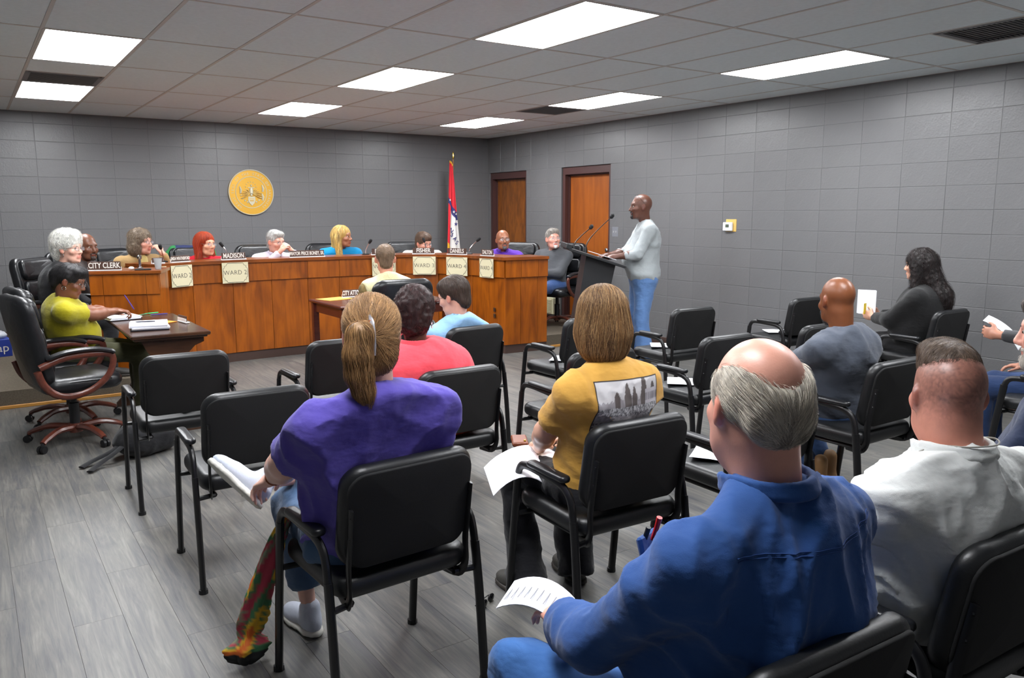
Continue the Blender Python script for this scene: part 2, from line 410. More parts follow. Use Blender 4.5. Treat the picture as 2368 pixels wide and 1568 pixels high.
# ceiling: lay-in tiles between T-bars
ce=G().box((LX/2,FY/2,CEIL+.07),(-LX+.4,-FY+.4,.1)).obj('ceiling', GRIDM, kind='structure')
TX,TY=.6096,1.2192
xs=[CGX+TX*i for i in range(-5,12)]; xs=sorted(set([LX]+[x for x in xs if LX+.03<x<-.03]+[0]))
ys=[CGY-TY*j for j in range(-1,11)]; ys=sorted(set([FY]+[y for y in ys if FY+.03<y<-.03]+[0]))
LIGHTS=[(a,b) for a in (0,4,8) for b in (0,2,4,6)]
VENTS=[(0,1,-1),(8,1,1),(8,5,1)]
tcache={}
def cellof(x0,y1): return (round((x0-CGX)/TX), round((CGY-y1)/TY))
for i in range(len(xs)-1):
    for j in range(len(ys)-1):
        x0,x1,y0,y1=xs[i],xs[i+1],ys[j],ys[j+1]; c=cellof(x0,y1)
        full = abs(x1-x0-TX)<.01 and abs(y1-y0-TY)<.01
        if full and c in LIGHTS: continue
        if full and [v for v in VENTS if v[:2]==c]:
            v=[v for v in VENTS if v[:2]==c][0]; ym=(y0+y1)/2
            if v[2]<0: y0v,y1v,y0t,y1t=ym,y1,y0,ym
            else: y0v,y1v,y0t,y1t=y0,ym,ym,y1
            y0,y1=y0t,y1t
        W,D=round(x1-x0-.022,3),round(y1-y0-.022,3)
        if (W,D) not in tcache: tcache[(W,D)]=G().box((0,0,0),(W,D,.016),bev=.003).mesh('ceiling_tile',TILE)
        obj('ceiling_tile',tcache[(W,D)],ce,((x0+x1)/2,(y0+y1)/2,CEIL+.010))
g=G()
for x in xs: g.box((x,FY/2,CEIL+.004),(.022,-FY,.008))
for y in ys: g.box((LX/2,y,CEIL+.0035),(-LX,.022,.007))
for a,b,s_ in VENTS: g.box((CGX+TX*(a+.5),CGY-TY*(b+.5),CEIL+.003),(TX,.022,.006))
g.obj('ceiling_grid', GRIDM, ce)
DIFF = mat('lit light diffuser', (255,255,255), .5, emit=((250,252,255),LAMP))
lab = {(0,2):'nearer of the two ceiling lights at far left, above clerk',(0,0):'farthest left ceiling light, just before the back wall',
 (4,2):'middle ceiling light, second from back wall in centre column',(4,0):'small-looking ceiling light above the wall seal, closest to back wall',
 (8,0):'ceiling light beside the flag, nearest back wall in right column',(8,2):'right column ceiling light above the speaker at lectern',
 (8,4):'long ceiling light close to the right wall above thermostat',(4,4):'large ceiling light cut by the top edge, centre column'}
fm=G().box((0,TY/2-.012,0),(TX-.01,.02,.012)).box((0,-TY/2+.012,0),(TX-.01,.02,.012)).box((TX/2-.012,0,0),(.02,TY-.04,.012)).box((-TX/2+.012,0,0),(.02,TY-.04,.012)).mesh('frame',GRIDM)
dm=G().box((0,0,0),(TX-.045,TY-.045,.006)).mesh('diffuser',DIFF)
hm=G().box((0,0,0),(TX-.05,TY-.05,.02)).mesh('housing',GRIDM)
for c in LIGHTS:
    x,y=CGX+TX*(c[0]+.5),CGY-TY*(c[1]+.5)

    e=empty('ceiling_light',(x,y,CEIL),label=lab.get(c,['ceiling light above the front left empty chairs','rear ceiling light at left behind the last row of chairs','rear ceiling light above the last row of chairs, centre','rear ceiling light near the right wall behind the last row'][0 if c==(0,4) else 1+(c[0]//4)]),cat='ceiling light',group='recessed panel lights in the ceiling' )
    obj('frame',fm,e,(0,0,.004)); obj('diffuser',dm,e,(0,0,.003)); obj('housing',hm,e,(0,0,.0185))
VM=mat('grey vent metal',(120,118,118),.6)
vl=['grey square vent between the two far left ceiling lights','grey square ceiling vent next to the light near the flag','grey ceiling vent at the top right corner of the room']
for (a,b,s_),L_ in zip(VENTS,vl):
    x=CGX+TX*(a+.5); y=CGY-TY*(b+.5)-s_*TY/4
    e=empty('ceiling_vent',(x,y,CEIL),label=L_,cat='vent')
    f=G()
    for q in (-1,1): f.box((q*(TX/2-.03),0,0),(.04,TX-.02,.01)); f.box((0,q*(TX/2-.03),0),(TX-.06,.04,.01))
    f.obj('frame',VM,e,loc=(0,0,.003))
    sl=G().box((0,0,0),(TX-.1,.03,.003),R=Matrix.Rotation(.6,3,'X')).mesh('slat',VM)
    for k in range(16): obj('slat',sl,e,(0,-TX/2+.065+k*.032,.006))
# dais (raised carpeted platform)
path=[(-5.47,-2.40),(-5.05,-2.17),(-4.62,-2.09),(-4.19,-2.06),(-3.77,-2.05),(-3.39,-2.06),(-2.95,-2.08),(-2.55,-2.10),(-2.22,-2.33),(-2.01,-2.79),(-1.93,-3.37),(-1.37,-3.42)]
poly=[(LX,0),(LX,-3.2),(-5.47,-3.2),(-5.47,-2.36)]+[(x+.0,y+.04) for x,y in path[1:8]]+[(-2.17,-2.30),(-1.96,-2.76),(-1.88,-3.30),(0,-3.30),(0,0)]
dz=G().prism(poly[::-1],0,.15).obj('trim_1', CARPET, label='brown grey carpeted platform under the council desk', kind='structure')
OAK=mat('light oak trim',(196,140,66),.45)
G().box(((LX-5.47)/2,-3.208,.014),(-5.47-LX,.016,.028),bev=.003).obj('trim_2', OAK, kind='structure')
G().box((-.66,-3.308,.014),(1.32,.016,.028),bev=.003).obj('trim_3', OAK, kind='structure')
# ================================================================ COUNCIL DESK
def seg_box(p0,p1,z0,z1,t,out=0,gap=.002):
    a,b=Vector(p0),Vector(p1); d=(b-a); L=d.length; d.normalize(); n=Vector((d.y,-d.x))  # n points to the room (viewer)
    c=(a+b)/2+n*(out-t/2); ang=math.atan2(d.y,d.x)
    return (c.x,c.y,(z0+z1)/2),(L-gap,t,z1-z0),ang
desk=empty('council_desk',(-3.5,-2.0,0),label='long curved orange-brown veneer council desk with raised top board',cat='desk')
def dpart(name,p0,p1,z0,z1,t,out,m,gap=.003,bev=.0015):
    c,d,a=seg_box(p0,p1,z0,z1,t,out,gap)
    o=G().box((0,0,0),d,bev=bev).obj(name,m,desk,loc=(c[0]+3.5,c[1]+2.0,c[2]),rot=(0,0,a)); return o
DT=1.112
sub=[]
for i in range(len(path)-1):
    p0,p1=Vector(path[i]),Vector(path[i+1])
    if i==9: cuts=[0,.52,1]
    elif i==10: cuts=[0,.36,.76,1]
    else: cuts=[0,1]
    for a,b in zip(cuts[:-1],cuts[1:]): sub.append((p0.lerp(p1,a),p0.lerp(p1,b)))
for i,(p0,p1) in enumerate(sub):
    dpart('front_panel',p0,p1,.10,.885,.02,0,VENEER); dpart('upper_panel',p0,p1,.878,DT-.035,.022,.020,VENEER)
# kick base, top board and end, continuous
def ribbon(pts,o0,o1,z0,z1):
    n=len(pts);P=[Vector(p) for p in pts];A=[];B=[]
    for i in range(n):
        d0=(P[i]-P[i-1]).normalized() if i else (P[1]-P[0]).normalized(); d1=(P[i+1]-P[i]).normalized() if i<n-1 else d0
        n0=Vector((d0.y,-d0.x));n1=Vector((d1.y,-d1.x));m=(n0+n1).normalized(); k=1/max(.4,m.dot(n0))
        A.append(P[i]+m*(o0*k));B.append(P[i]+m*(o1*k))
    V=[];F=[]
    for a,b in zip(A,B): V+=[(a.x,a.y,z0),(b.x,b.y,z0),(b.x,b.y,z1),(a.x,a.y,z1)]
    for i in range(n-1):
        for k in range(4): F.append((i*4+k,i*4+(k+1)%4,(i+1)*4+(k+1)%4,(i+1)*4+k))
    F+=[(3,2,1,0),tuple((n-1)*4+k for k in range(4))]
    return V,F
for nm,o0,o1,z0,z1,m in (('kick_base',-.03,-.012,0,.10,KICK),('top_board',-.40,.042,DT-.034,DT,VENEER_H),('work_surface',-.62,-.40,.88,.91,VENEER_H),('inner_wall',-.42,-.40,.15,DT-.034,VENEER)):
    g=G(); V,F=ribbon(path,o0,o1,z0,z1); g.add([(x+3.5,y+2.0,z) for x,y,z in V],F); o=g.obj(nm,m,desk)
    if nm=='top_board': o['label']='glossy dark edged top board'
G().box((0,0,0),(.02,.55,DT-.14),bev=.001).obj('end_panel',VENEER,desk,loc=(-1.38+3.5,-3.13+2.0,(DT-.035+.10)/2))
# outlets low on the desk front
g=G()
for zz in (.43,.50): g.box((-1.955+3.5-.012,-3.2+2.0,zz),(.01,.035,.045),bev=.002)
g.obj('outlet',mat('outlet brown',(60,44,34),.4),desk)
# clerk desk
cl=Vector((-6.10,-2.78)); cr_=Vector((-5.505,-3.0)); dd=(cr_-cl); Lc=dd.length; ang=math.atan2(dd.y,dd.x); mid=(cl+cr_)/2
ck=empty('clerk_desk',(mid.x,mid.y,.15),ang,label='small wooden clerk desk at the left end of the council desk',cat='desk')
h=1.09-.15
for a,b in ((0,.19),(.19,.80),(.80,1)):
    x0,x1=-Lc/2+.02+a*(Lc-.04),-Lc/2+.02+b*(Lc-.04)
    G().box(((x0+x1)/2,.02,h-.125),(x1-x0-.003,.02,.19),bev=.0015).obj('upper_panel',VENEER,ck)
    G().box(((x0+x1)/2,.032,(h-.22)/2),(x1-x0-.003,.02,h-.22),bev=.0015).obj('front_panel',VENEER,ck)
G().box((0,.24,h-.015),(Lc,.50,.03),bev=.003).obj('top_board',VENEER_H,ck)
for s_ in (-1,1): G().box((s_*(Lc/2-.03),.26,(h-.03)/2),(.02,.42,h-.03),bev=.001).obj('side_panel',VENEER,ck)
# ================================================================ VISITOR CHAIRS
def bez(pts, n=6):
    """rounded polyline through points (Catmull-Rom)"""
    P=[Vector(p) for p in pts]; out=[]
    for i in range(len(P)-1):
        p0=P[max(i-1,0)];p1=P[i];p2=P[i+1];p3=P[min(i+2,len(P)-1)]
        for k in range(n):
            t=k/n; out.append(.5*((2*p1)+(p2-p0)*t+(2*p0-5*p1+4*p2-p3)*t*t+(3*p1-p0-3*p2+p3)*t**3))
    out.append(P[-1]); return out
PADM=mat('black armrest plastic',(24,25,28),.33,bump=[((200,200,200),.15,.001)])
def make_visitor():
    t=empty('visitor_chair')
    V,F=cushion(.49,.46,.075,.07,.032,crown=.012)
    g=G(); g.add([(x,z+.01,-y+.462) for x,y,z in V],F); g.obj('seat',VINYL,t,smooth=True)
    V,F=cushion(.465,.345,.058,.075,.026,crown=.006,bx=.028)
    R=Matrix.Rotation(radians(10),3,'X')
    g=G(); g.add([R@Vector(v)+Vector((0,-.232,.688)) for v in V],F); bk=g.obj('backrest',VINYL,t,smooth=True)
    V,F=cushion(.44,.32,.012,.065,.005,crown=.0,bx=.028)
    g=G(); g.add([R@(Vector(v)+Vector((0,-.032,0)))+Vector((0,-.232,.688)) for v in V],F); g.obj('back_panel',VINYL_BACK,bk,smooth=True)
    for s in (-1,1):
        # oval tube legs and arm loop
        g=G(); g.tube(bez([(s*.272,.25,0),(s*.270,.215,.30),(s*.268,.180,.575)],4),.0165,10,flat=(.8,1.25)); g.obj('leg',BLACK_METAL,t,smooth=True)
        g=G(); g.tube(bez([(s*.272,-.25,0),(s*.270,-.225,.30),(s*.268,-.200,.50)],4),.0165,10,flat=(.8,1.25)); g.obj('leg',BLACK_METAL,t,smooth=True)
        g=G(); g.tube(bez([(s*.268,.183,.555),(s*.267,.165,.605),(s*.266,.115,.625),(s*.266,-.02,.622),(s*.266,-.125,.612),(s*.267,-.178,.575),(s*.268,-.2,.495)],4),.0145,10,flat=(.85,1.15)); a=g.obj('arm_tube',BLACK_METAL,t,smooth=True)
        g=G(); V,F=cushion(.048,.255,.026,.022,.012,n=5,crown=.002)
        g.add([(x+s*.266,z-.03,-y+.643-.02*((z-.0)*1.2)**2) for x,y,z in V],F); g.obj('armrest',PADM,a,smooth=True)
        # flat back bracket curving under the seat
        g=G(); g.tube(bez([(s*.212,-.256,.735),(s*.212,-.240,.63),(s*.212,-.226,.53),(s*.212,-.226,.45),(s*.205,-.190,.402),(s*.19,-.10,.398)],4),.012,8,flat=(.45,1.5)); b=g.obj('back_bracket',BLACK_METAL,t,smooth=True)
        for zz in (.71,.64):
            G().lathe([(0,0),(.007,0),(.006,.004),(0,.004)],8,(s*.212,-.262+(.735-zz)*.15,zz),Matrix.Rotation(pi/2,3,'X')).obj('screw',CHROME if False else BLACK_METAL,b)
        G().tube([(s*.262,.19,.405),(s*.19,.18,.405)],.011,8).tube([(s*.262,-.205,.405),(s*.19,-.19,.405)],.011,8).obj('seat_bracket',BLACK_METAL,t,smooth=True)['kind']='stuff'
        for yy in (.25,-.25): G().lathe([(0,0),(.02,0),(.019,.018),(.0,.018)],10,(s*.272,yy,0)).obj('foot_cap',PLASTIC,t)
    g=G(); g.tube(bez([(-.19,-.19,.405),(-.19,.19,.405),(-.15,.215,.405),(.15,.215,.405),(.19,.19,.405),(.19,-.19,.405)],4),.011,8); g.obj('seat_frame',BLACK_METAL,t,smooth=True)
    return t
VC=make_visitor(); vused=[False]
def chair(x,y,r,label,group='black arm chairs for the audience'):
    o=VC if not vused[0] else copy_tree(VC); vused[0]=True
    o.location=(x,y,0); o.rotation_euler=(0,0,r); tag(o,label,'chair',group); return o
CH=dict(
V1=(-6.037,-6.166,-.02,'empty black arm chair with a paper on its seat, front row far left'),
V2=(-5.984,-7.298,-.03,'empty black arm chair just left of the woman in the purple shirt'),
V3=(-5.90,-8.53,.05,'black arm chair under the woman in the purple shirt with the scarf'),
V4=(-5.142,-6.191,.01,'black arm chair half hidden by the ponytail of the woman in purple'),
V5=(-5.023,-7.384,-.01,'black arm chair under the woman in the coral pink top'),
V6=(-4.206,-6.163,.08,'black arm chair under the person in the light blue shirt'),
V7=(-3.28,-6.25,.03,'empty black arm chair in front of the bob-haired woman, by the desk corner'),
V8=(-4.10,-7.38,-.04,'black arm chair mostly hidden in front of the woman in mustard'),
V9=(-4.967,-8.596,-.05,'black arm chair under the woman in the mustard printed shirt'),
V10=(-2.20,-6.27,-.04,'empty black arm chair nearest the speaker, white paper on the seat'),
V11=(-3.12,-7.41,-.02,'empty black arm chair with paper, right of the mustard shirt woman'),
V12=(-.80,-6.32,-.03,'empty black arm chair by the wall with paper and small purse on it'),
V13=(-2.19,-7.44,-.02,'black arm chair peeking out left of the bald man in grey'),
V14=(-3.077,-8.476,0,'black arm chair under the bald man in the grey tee shirt'),
V15=(-.68,-7.52,-.03,'black arm chair under the woman in the black blazer'),
V20=(-4.16,-8.60,-.02,'black arm chair with paper hidden behind the denim shirt man'),
V16=(-1.60,-8.88,0,'black arm chair at the right edge under the man with a paper'),
V17=(-5.76,-9.93,-.03,'black arm chair under the man in the blue denim shirt, nearest the camera'),
V18=(-4.95,-9.875,-.03,'black arm chair under the man in the white shirt'),
V19=(-4.05,-9.78,-.02,'black arm chair under the bearded man at the right edge'))
for k,v in CH.items(): chair(*v)
# ================================================================ OFFICE CHAIRS
def make_office(wide=.54):
    t=empty('office_chair')
    V,F=cushion(.53,.52,.11,.10,.05,crown=.02); g=G(); g.add([(x,z+.02,-y+.45) for x,y,z in V],F)
    st=g.obj('seat',LEATHER,t,smooth=True)
    G().tube(bez([(-.24,-.2,.47),(-.262,0,.475),(-.24,.22,.47),(0,.275,.468),(.24,.22,.47),(.262,0,.475),(.24,-.2,.47)],4),.006,6).obj('piping',LEATHER,st,smooth=True)
    bk=empty('back_unused') if False else None
    R=Matrix.Rotation(radians(11),3,'X')
    V,F=cushion(wide,.64,.09,.11,.04,crown=.01,bx=.05); g=G(); g.add([R@Vector(v)+Vector((0,-.285,.75)) for v in V],F); b=g.obj('backrest',LEATHER,t,smooth=True)
    for zc,hh,tt in ((.205,.18,.07),(.02,.175,.055),(-.165,.17,.06)):
        V,F=cushion(wide-.11,hh,tt,.06,.028,crown=.012,bx=.04); g=G(); g.add([R@(Vector(v)+Vector((0,.045,zc)))+Vector((0,-.285,.75)) for v in V],F); g.obj('back_cushion',LEATHER,b,smooth=True)
    for s in (-1,1):
        pts=[(s*.29,-.26,.60),(s*.30,-.10,.655),(s*.305,.10,.66),(s*.30,.19,.63),(s*.295,.17,.52),(s*.285,.08,.43),(s*.28,-.04,.385),(s*.28,-.16,.40),(s*.283,-.24,.48),(s*.288,-.275,.58)]
        g=G(); g.tube(bez(pts,4),.019,10,flat=(1.25,.85)); a=g.obj('arm_loop',REDWOOD,t,smooth=True)
        g=G(); g.tube(bez([(s*.30,-.22,.655),(s*.303,-.10,.69),(s*.305,.06,.695),(s*.302,.17,.672),(s*.30,.20,.655)],4),[.014]+[.030]*15+[.014],10,flat=(.62,1.1)); g.obj('arm_pad',LEATHER,a,smooth=True)
    g=G(); g.lathe([(0,.12),(.034,.12),(.034,.28),(.022,.285),(.022,.37),(.09,.375),(.09,.395),(0,.395)],16); g.obj('gas_column',PLASTIC,t,smooth=True)
    hub=G().lathe([(0,.07),(.045,.07),(.05,.10),(.045,.135),(0,.135)],16).obj('base_hub',REDWOOD,t,smooth=True)
    for k in range(5):
        a=2*pi*k/5+.3; c,s_=cos(a),sin(a)
        g=G(); g.tube(bez([(c*.02,s_*.02,.105),(c*.16,s_*.16,.118),(c*.27,s_*.27,.09),(c*.315,s_*.315,.068)],3),[.030]*4+[.026]*3+[.022]*3,8,flat=(.75,1)); g.obj('star_leg',REDWOOD,t,smooth=True)
        g=G()
        for q in (-1,1): g.lathe([(0,-.009),(.026,-.009),(.028,0),(.026,.009),(0,.009)],12,(c*.325-s_*q*.014,s_*.325+c*q*.014,.028),Matrix.Rotation(a,3,'Z')@Matrix.Rotation(pi/2,3,'X'))
        g.tube([(c*.315,s_*.315,.07),(c*.325,s_*.325,.03)],.012,8)
        g.obj('caster',PLASTIC,t,smooth=True)['kind']='stuff'
    return t
OC=make_office(); oused=[False]
def ochair(x,y,z,r,label,group='black leather office chairs'):
    o=OC if not oused[0] else copy_tree(OC); oused[0]=True
    o.location=(x,y,z); o.rotation_euler=(0,0,r); tag(o,label,'office chair',group); return o
D=.15
OCH=dict(
O1=(-6.44,-4.60,0,radians(-80),'empty high-backed office chair nearest the camera at far left, wooden arm loops'),
O2=(-6.40,-3.95,0,radians(-84),'high-backed office chair under the woman in the yellow-green top'),
O3=(-6.27,-2.68,D,radians(-128),'tall black leather chair behind the white-haired woman'),
O4=(-5.48,-1.10,D,radians(-150),'black leather chair behind the curly-haired woman in tan'),
O4b=(-5.98,-1.62,D,radians(-160),'black leather chair under the bald man in dark brown'),
O5=(-4.72,-1.02,D,radians(180),'office chair behind the red-haired woman, jacket draped on it'),
O6=(-3.98,-1.0,D,radians(172),'black leather chair behind the grey-haired man in white shirt'),
O7=(-3.10,-1.0,D,radians(165),'black leather chair behind the blonde woman in blue'),
O8=(-2.02,-1.15,D,radians(168),'wide black leather chair behind the short-haired woman in white'),
O9=(-1.02,-2.18,D,radians(120),'black leather chair behind the bald man in purple'),
O10=(-.64,-2.66,D,radians(108),'black leather chair with wooden arms under the grey sweatshirt man'),
O12=(-3.98,-4.66,0,radians(-4),'black leather high-back chair of the man in the fleece vest'))
for k,v in OCH.items(): ochair(*v)
# ================================================================ SIGNED-DISTANCE MODELLING
A_ = lambda *v: np.array(v, dtype=np.float64)
def nrm(v): v=np.asarray(v,float); return v/(np.linalg.norm(v)+1e-12)
class Prim:
    def __init__(s, kind, p, k=.03, sub=False, cuts=(), R=None, infl=0): s.kind=kind; s.p=p; s.k=k; s.sub=sub; s.cuts=cuts; s.R=R; s.infl=infl
    def bbox(s):
        if s.kind=='cap': a,b,ra,rb=s.p; r=max(ra,rb)+s.infl; return np.minimum(a,b)-r, np.maximum(a,b)+r
        c,r=s.p; m=max(r)+s.infl if s.R is not None else np.asarray(r)+s.infl; return c-m, c+m
    def ev(s, P):
        if s.kind=='cap':
            a,b,ra,rb=s.p; ab=b-a; t=np.clip(((P-a)@ab)/(ab@ab+1e-12),0,1); d=np.linalg.norm(P-a-t[...,None]*ab,axis=-1)-(ra+(rb-ra)*t)
        else:
            c,r=s.p; q=P-c
            if s.R is not None: q=q@s.R
            r=np.asarray(r); k0=np.linalg.norm(q/r,axis=-1); k1=np.linalg.norm(q/(r*r),axis=-1); d=k0*(k0-1)/np.maximum(k1,1e-9)
        d=d-s.infl
        for (pt,n) in s.cuts: d=np.maximum(d,(P-pt)@n)
        return d
def cap(a,b,ra,rb=None,k=.03,**kw): return Prim('cap',(A_(*a),A_(*b),ra,rb if rb is not None else ra),k,**kw)
def ell(c,r,k=.03,**kw): return Prim('ell',(A_(*c),A_(*r)),k,**kw)
def smin(a,b,k): h=np.clip(.5+.5*(b-a)/k,0,1); return b+(a-b)*h-k*h*(1-h)
def field(prims, P, cuts=()):
    d=np.full(P.shape[:-1],.5)
    for p in prims:
        e=p.ev(P)
        d=smin(d,e,p.k) if not p.sub else -smin(-d,e,p.k)
    for pt,n in cuts: d=np.maximum(d,(P-pt)@n)
    return d
def grid_field(prims, h, cuts=()):
    lo=np.min([p.bbox()[0] for p in prims if not p.sub],axis=0)-2.5*h; hi=np.max([p.bbox()[1] for p in prims if not p.sub],axis=0)+2.5*h
    n=np.ceil((hi-lo)/h).astype(int)+1; ax=[lo[i]+h*np.arange(n[i]) for i in range(3)]
    D=np.full(tuple(n),.5,dtype=np.float64)
    for p in prims:
        a,b=p.bbox(); a=a-p.k-2*h; b=b+p.k+2*h
        i0=np.clip(np.floor((a-lo)/h).astype(int),0,n); i1=np.clip(np.ceil((b-lo)/h).astype(int)+1,0,n)
        if np.any(i1<=i0): continue
        sl=tuple(slice(i0[k],i1[k]) for k in range(3))
        X,Y,Z=np.meshgrid(ax[0][sl[0]],ax[1][sl[1]],ax[2][sl[2]],indexing='ij'); P=np.stack([X,Y,Z],-1)
        e=p.ev(P); D[sl]=smin(D[sl],e,p.k) if not p.sub else -smin(-D[sl],e,p.k)
    if cuts:
        X,Y,Z=np.meshgrid(*ax,indexing='ij'); P=np.stack([X,Y,Z],-1)
        for pt,nn in cuts: D=np.maximum(D,(P-pt)@nn)
    return D,lo
def surface_net(D,lo,h):
    ins=D<0; nx,ny,nz=D.shape; S=np.zeros((nx-1,ny-1,nz-1,3)); C=np.zeros((nx-1,ny-1,nz-1))
    sl=lambda o:(slice(o[0],nx-1+o[0]),slice(o[1],ny-1+o[1]),slice(o[2],nz-1+o[2]))
    for ax in range(3):
        for u in (0,1):
            for v in (0,1):
                o=[0,0,0]; oth=[i for i in range(3) if i!=ax]; o[oth[0]]=u;o[oth[1]]=v; o2=list(o);o2[ax]=1
                a=D[sl(o)];b=D[sl(o2)]; cr=(a<0)!=(b<0); t=np.where(cr,a/np.where(cr,a-b,1),0)
                for i in range(3): S[...,i]+=np.where(cr,(t if i==ax else o[i]),0)
                C+=cr
    act=C>0; idx=-np.ones(act.shape,dtype=np.int64); idx[act]=np.arange(act.sum())
    cells=np.argwhere(act); V=lo+h*(cells+S[act]/C[act][:,None]); F=[]
    for ax in range(3):
        o1,o2=[(1,2),(2,0),(0,1)][ax]
        a=ins; s1=[slice(None)]*3;s2=[slice(None)]*3; s1[ax]=slice(0,-1);s2[ax]=slice(1,None)
        cr=a[tuple(s1)]!=a[tuple(s2)]; ii=np.argwhere(cr)
        ii=ii[(ii[:,o1]>0)&(ii[:,o2]>0)&(ii[:,o1]<D.shape[o1]-1)&(ii[:,o2]<D.shape[o2]-1)]
        e1=np.zeros(3,int);e1[o1]=1;e2=np.zeros(3,int);e2[o2]=1
        q=np.stack([idx[tuple((ii-e1-e2).T)],idx[tuple((ii-e2).T)],idx[tuple(ii.T)],idx[tuple((ii-e1).T)]],1)
        fl=ins[tuple(ii.T)]; q[~fl]=q[~fl][:,::-1]; F.append(q)
    return V,np.concatenate(F)
def vnormals(V,F):
    n=np.cross(V[F[:,2]]-V[F[:,0]],V[F[:,3]]-V[F[:,1]]); N=np.zeros_like(V)
    for k in range(4): np.add.at(N,F[:,k],n)
    return N/(np.linalg.norm(N,axis=1)[:,None]+1e-12)
def solid(prims,h,cuts=(),relax=1):
    D,lo=grid_field(prims,h,cuts); V,F=surface_net(D,lo,h)
    for _ in range(relax):      # one light smoothing pass along the mesh
        S=np.zeros_like(V);C=np.zeros(len(V))
        for a,b in ((0,1),(1,2),(2,3),(3,0)):
            np.add.at(S,F[:,a],V[F[:,b]]);np.add.at(C,F[:,a],1);np.add.at(S,F[:,b],V[F[:,a]]);np.add.at(C,F[:,b],1)
        V=V*.5+.5*S/np.maximum(C,1)[:,None]
    return V,F
def folds(V,F,amp,seed,freq=9,dirs=(1,1,.5)):
    N=vnormals(V,F); rs=np.random.RandomState(seed); out=np.zeros(len(V))
    w=np.stack([noise3(V*3.1+i*7,seed+i) for i in range(3)],-1)*.9
    for k,(fr,wt) in enumerate(((freq*.55,.55),(freq*1.0,.45),(freq*1.9,.22))):
        th=rs.uniform(0,pi); D_=np.array([cos(th)*.75,sin(th)*.75,1.0 if k!=1 else .55]); M=np.eye(3)-.55*np.outer(nrm(D_),nrm(D_))*(1 if k else -.2)
        n=noise3((V@M)*fr+w,seed+11*k); out+=wt*(1-2.6*np.abs(n)**.75)
    return V+N*(amp*np.clip(out,-.40,None))[:,None]
# ================================================================ PEOPLE
SKIN=mat('skin',(200,150,130),.38,attr=True,sss=.0,bump=[((220,220,220),.15,.0015)],var=((26,26,26),.07),spec=.45)
EYEW=mat('eye white',(190,180,172),.35); IRIS=mat('dark iris',(40,28,22),.2)
HAIRM=mat('hair',(90,70,50),.55,attr=True,spec=.4)
SHOEB=mat('dark shoe',(34,32,32),.5)
LENS=mat('spectacle lens',(240,240,245),.08,spec=.5,alpha=.10)
def Rz(a): c,s=cos(a),sin(a); return np.array([[c,-s,0],[s,c,0],[0,0,1.]])
def Rx(a): c,s=cos(a),sin(a); return np.array([[1.,0,0],[0,c,-s],[0,s,c]])
def Ry(a): c,s=cos(a),sin(a); return np.array([[c,0,s],[0,1.,0],[-s,0,c]])
def head_prims(fat=0,female=False,ears=True):
    j=.9 if female else 1
    p=[ell((0,-.015,.035),(.077,.097,.090),.02),
       ell((0,.018,-.035),(.062*j+fat*.012,.074,.078),.035),
       cap((-.030*j,.045,-.082),(.030*j,.045,-.082),.026+fat*.008,k=.03),
       ell((0,.072,-.098),(.022,.020,.016),.02),
       cap((-.035,.076,.030),(.035,.076,.030),.012,k=.025),            # brow
       ell((-.042,.062,-.022),(.024,.024,.022),.02),ell((.042,.062,-.022),(.024,.024,.022),.02),   # cheeks
       ell((-.031,.101,.007),(.017,.015,.011),.010,sub=True),ell((.031,.101,.007),(.017,.015,.011),.010,sub=True),
       cap((0,.088,.014),(0,.108,-.026),.008,.012,k=.012),ell((-.012,.098,-.033),(.008,.010,.008),.008),ell((.012,.098,-.033),(.008,.010,.008),.008),
       cap((-.018,.088,-.058),(.018,.088,-.058),.0065,k=.008),cap((-.015,.087,-.069),(.015,.087,-.069),.008,k=.008),
       cap((-.022,.098,-.0635),(.022,.098,-.0635),.0015,k=.004,sub=True)]
    if fat>.5: p.append(ell((0,.03,-.115),(.045,.05,.03),.03))
    if ears:
        for s in (-1,1):
            p+=[ell((s*.080,-.008,-.004),(.010,.020,.031),.008,R=Rz(s*.35)),ell((s*.079,.000,-.024),(.008,.010,.012),.008),
                ell((s*.090,.000,.002),(.006,.010,.018),.004,sub=True,R=Rz(s*.35))]
    return p
